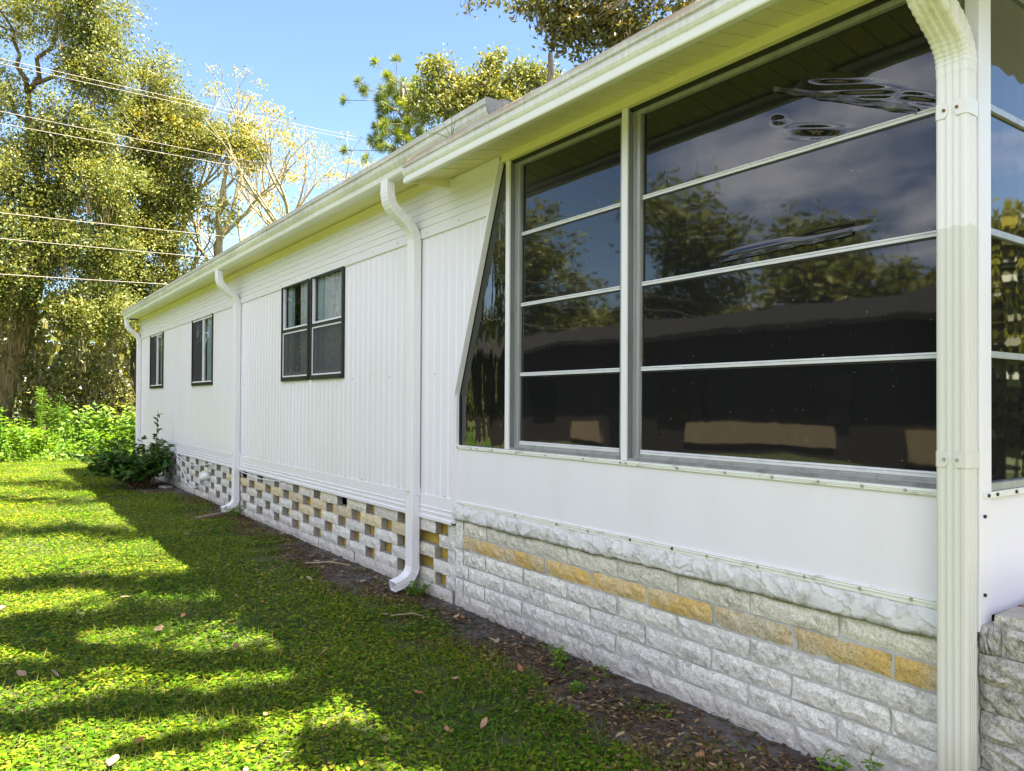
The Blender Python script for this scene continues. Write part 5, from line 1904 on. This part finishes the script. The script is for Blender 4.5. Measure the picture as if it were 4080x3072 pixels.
# grass blades standing among it
bx, by, bl = [], [], []
for (y0, y1, x0, dens, L) in ((1.2, 4.0, -1.2, 2600, 0.055), (4.0, 8.0, -1.8, 1500, 0.060), (8.0, 14.0, -2.4, 800, 0.075), (14.0, 20.5, -3.0, 600, 0.09)):
    n = int((y1 - y0) * (D - x0) * dens)
    x, y = rng.uniform(x0, D - 0.05, n), rng.uniform(y0, y1, n)
    e = se(y)
    lush = 0.5 + 0.5 * np.sin(x * 3.1 + y * 1.3) * np.sin(y * 2.1 - x)
    k_ = (x < e + 0.02) & (rng.uniform(0, 1, n) < 0.25 + 0.75 * lush)
    bx.append(x[k_]); by.append(y[k_]); bl.append(np.full(k_.sum(), L))
bx, by, bl = np.concatenate(bx), np.concatenate(by), np.concatenate(bl)
n = len(bx)
an = rng.uniform(0, 2 * np.pi, n)
lean = rng.uniform(0.25, 1.1, n)
ax = np.stack([np.cos(an) * lean, np.sin(an) * lean, np.ones(n)], 1)
ln = bl * rng.uniform(0.6, 1.4, n)
cen = np.stack([bx, by, np.full(n, GZ - 0.012)], 1) + unit(ax) * (ln * 0.5)[:, None]
v, q = leaves(cen, ln, 0.0035 + 0.02 * (bl - 0.05), ax, 0.0, 0.05)
tag(put("grass", np_mesh("grass", v, q, M["blade"])), "thin grass blades standing among the ground cover", "grass", kind="stuff")

# litter of dark bits and crumbled leaves on the soil
n = 26000
y = 1.2 + (15.6 - 1.2) * rng.uniform(0, 1, n) ** 1.5
e = se(y)
x = e - 0.34 * rng.uniform(0, 1, n) ** 2 + rng.uniform(0, 1, n) * (D - e)
pat = 0.5 + 0.5 * np.sin(y * 5.1 + 1) * np.sin(x * 9 + y * 2)
k_ = rng.uniform(0, 1, n) < 0.25 + 0.75 * pat
x, y = x[k_], y[k_]
an = rng.uniform(0, 2 * np.pi, len(x))
ax = np.stack([np.cos(an), np.sin(an), rng.uniform(-0.2, 0.3, len(x))], 1)
s = rng.uniform(0.5, 1.5, len(x))
v, q = leaves(np.stack([x, y, GZ + rng.uniform(0.0, 0.012, len(x))], 1), 0.032 * s, 0.012 * s, ax, 0.7, 0.15)
tag(put("leaf_litter", np_mesh("leaf_litter", v, q, M["litter"])), "brown crumbled leaf litter scattered along the soil strip", "leaf litter", kind="stuff")


# fallen leaves lying on the lawn, each one a leaf
def fallen_mesh(seed):
    r_ = random.Random(seed)
    g = MB()
    L, W_ = 0.075, 0.034
    vs_ = []
    n = 6
    cur = r_.uniform(0.1, 0.3)
    for i in range(n + 1):
        t = i / n
        hw = W_ * 0.5 * math.sin(math.pi * min(1, t * 0.92 + 0.05)) ** 0.8 * r_.uniform(0.88, 1.1)
        zc = cur * L * (t - 0.5) ** 2 * 1.6
        xx = L * (t - 0.5)
        vs_ += [(xx, -hw, zc + hw * 0.5), (xx, 0.001, zc), (xx, hw, zc + hw * 0.42)]
    fs = []
    for i in range(n):
        for j in range(2):
            fs.append((i * 3 + j, i * 3 + 3 + j, i * 3 + 4 + j, i * 3 + 1 + j))
    g.add(vs_, fs)
    return g.mesh("fallen_leaf", M["dead_leaf" if seed % 3 else "litter_big"], True)


def solid_leaf(name, c):
    mt, nt, b = mk(name, c, 0.7)
    oi = N(nt, "ShaderNodeObjectInfo")
    col = ramp(nt, oi.outputs["Random"], [(0.0, (0.26, 0.10, 0.04)), (0.35, (0.32, 0.18, 0.09)), (0.7, (0.36, 0.26, 0.17)), (1.0, (0.26, 0.17, 0.10))])
    nt.links.new(col, b.inputs["Base Color"])
    return mt


M["dead_leaf"] = solid_leaf("fallen_leaf_brown", (0.4, 0.2, 0.1))
M["litter_big"] = M["dead_leaf"]
FL = [fallen_mesh(s) for s in range(6)]
spots = [(1.11, 5.12), (0.88, 5.83), (0.74, 6.78), (0.96, 3.04), (1.01, 2.9), (0.45, 3.2), (0.56, 3.34), (1.21, 4.33), (0.92, 4.9), (1.32, 4.8), (2.58, 2.46), (2.36, 2.95), (1.57, 3.94), (0.35, 4.4), (0.22, 4.48), (2.05, 4.4), (1.95, 3.2)]
rf = random.Random(77)
for i in range(36):
    yy = 2.5 + 9.0 * rf.random() ** 1.5
    spots.append((rf.uniform(-0.4, 2.2), yy))
for i in range(34):
    yy = 1.5 + 5.5 * rf.random()
    spots.append((rf.uniform(soil_edge(yy) - 0.1, 2.66), yy))
for i, (x, y) in enumerate(spots):
    on = x > soil_edge(y) - 0.02
    s = rf.uniform(0.55, 1.1) * (1.0 if i < 17 else 0.75)
    o = put("fallen_leaf", FL[i % 6], None, (x, y, GZ + (0.010 if on else 0.030)), (rf.uniform(-0.5, 0.5), rf.uniform(-0.5, 0.5), rf.uniform(0, 6.28)), (s, s, s))
    tag(o, "curled brown fallen leaf lying on the bare soil along the wall" if on else "curled brown fallen leaf lying on the green lawn", "leaf",
        "fallen leaves on the soil" if on else "fallen leaves on the lawn")

# ------------------------------------------------------------------ across the lawn: what the porch panes mirror
nb = thing("neighbouring_house", "long brown neighbouring house mirrored in the dark porch panes", "house", (-11.5, 12, GZ))
M["brown_wall"] = paint("brown_siding", (0.040, 0.030, 0.024), 0.8, (0.02, 0.016, 0.014), 0.6, (1, 10, 0.4), 0.45, 0.7)
M["tan_wall"] = paint("tan_siding", (0.34, 0.26, 0.16), 0.8, (0.25, 0.18, 0.10), 0.6, (1, 14, 0.4), 0.5, 0.65)
M["roof_brown"] = paint("brown_roofing", (0.014, 0.013, 0.012), 0.9, (0.01, 0.009, 0.008), 0.6, (2, 2, 2), 0.4, 0.7)
MB().box(-14.5, -9.6, 1.0, 24.0, 0.0, 3.05).build("wall", M["brown_wall"], nb)
MB().prof_y([(-9.0, 3.05), (-9.0, 3.2), (-12.0, 4.1), (-15.0, 3.2), (-15.0, 3.05)], 0.5, 24.5, closed=True, caps=True).build("roof", M["roof_brown"], nb)
MB().box(-9.58, -9.54, 9.2, 13.4, 0.35, 0.95).build("tan_panel", M["tan_wall"], nb)
MB().box(-9.58, -9.54, 6.2, 7.6, 0.25, 0.9).build("tan_panel", M["tan_wall"], nb)
MB().box(-9.58, -9.54, 16.6, 18.0, 0.2, 0.8).build("tan_panel", M["tan_wall"], nb)
for y0, y1 in ((4.0, 5.4), (8.8, 10.0), (12.8, 14.4), (18.8, 20.2)):
    w_ = MB().box(-9.57, -9.52, y0, y1, 1.0, 2.3).build("window", M["bronze"], nb)
    MB().box(-9.53, -9.51, y0 + 0.06, y1 - 0.06, 1.06, 2.24).build("pane", M["tri_glass"], w_)
MB().box(-9.57, -9.52, 15.2, 16.1, 0.1, 2.2).build("door", M["black"], nb)
BACK = [((-19, 23), 10.5, 3.2, "tall tree beyond the brown house, leftmost in the panes' mirror image"), ((-15.5, 30), 12.0, 3.8, "tree at the wood's corner left of the brown house"),
        ((-20, 15), 8.0, 2.8, "rounded tree behind the middle of the brown house"), ((-22, 9), 7.2, 3.0, "low spreading tree behind the near end of the brown house"),
        ((-21, 2.5), 7.6, 3.0, "tree beyond the near gable of the brown house"), ((-8.5, 33), 12.5, 3.6, "tall oak in the gap between brown house and lawn weeds"), ((-5.0, 30.5), 12.0, 3.2, "tall oak just left of the picture's left edge"), ((14.5, -3.6), 4.6, 1.8, "tree beyond the stoop mirrored in the porch end panes"), ((11.5, -7.0), 4.2, 1.7, "tree behind the stoop, hidden right of the picture"), ((1.5, -13.5), 11.0, 4.0, "broad unseen tree added behind the camera to block sky light"), ((8.5, -12.5), 10.5, 3.8, "broad unseen tree added on the stoop side to block sky light")]  # last pair is added, unseen, to cut sky light on the porch end wall
for i, ((x, y), h, r_, lab) in enumerate(BACK):
    lob = []
    for k_ in range(7):
        an = k_ * 0.9 + i
        lob.append((x + r_ * 0.55 * math.cos(an), y + r_ * 0.55 * math.sin(an), h * (0.30 + 0.095 * k_), r_ * 0.62, r_ * 0.62, r_ * 0.42, 46))
    tree("shade_tree", lab, "trees across the lawn", [(x, y, 0, 0.3), (x + 0.1, y, h * 0.35, 0.22), (x, y + 0.1, h * 0.6, 0.15), (x, y, h * 0.8, 0.08)], lob, M["oak_leaf"], M["bark_grey"], 0.30, 0.17, 30, 0.42, twig_n=4, limb_r=0.1)

# long wood beyond the brown house, closing the mirrored horizon
n = 20000
y = rng.uniform(-25, 60, n)
x = -29 + rng.uniform(-3, 3, n)
z = rng.uniform(0, 1, n) ** 0.8 * (7.0 + 1.3 * np.sin(y * 0.35) + 0.9 * np.sin(y * 0.9 + 1))
v, q = leaves(np.stack([x, y, z], 1), rng.uniform(0.6, 1.1, n), rng.uniform(0.35, 0.6, n), None, 0.2)
tag(put("far_wood", np_mesh("far_wood_west", v, q, M["under_leaf"])), "long dark wood on the horizon beyond the brown house", "wood", kind="stuff")
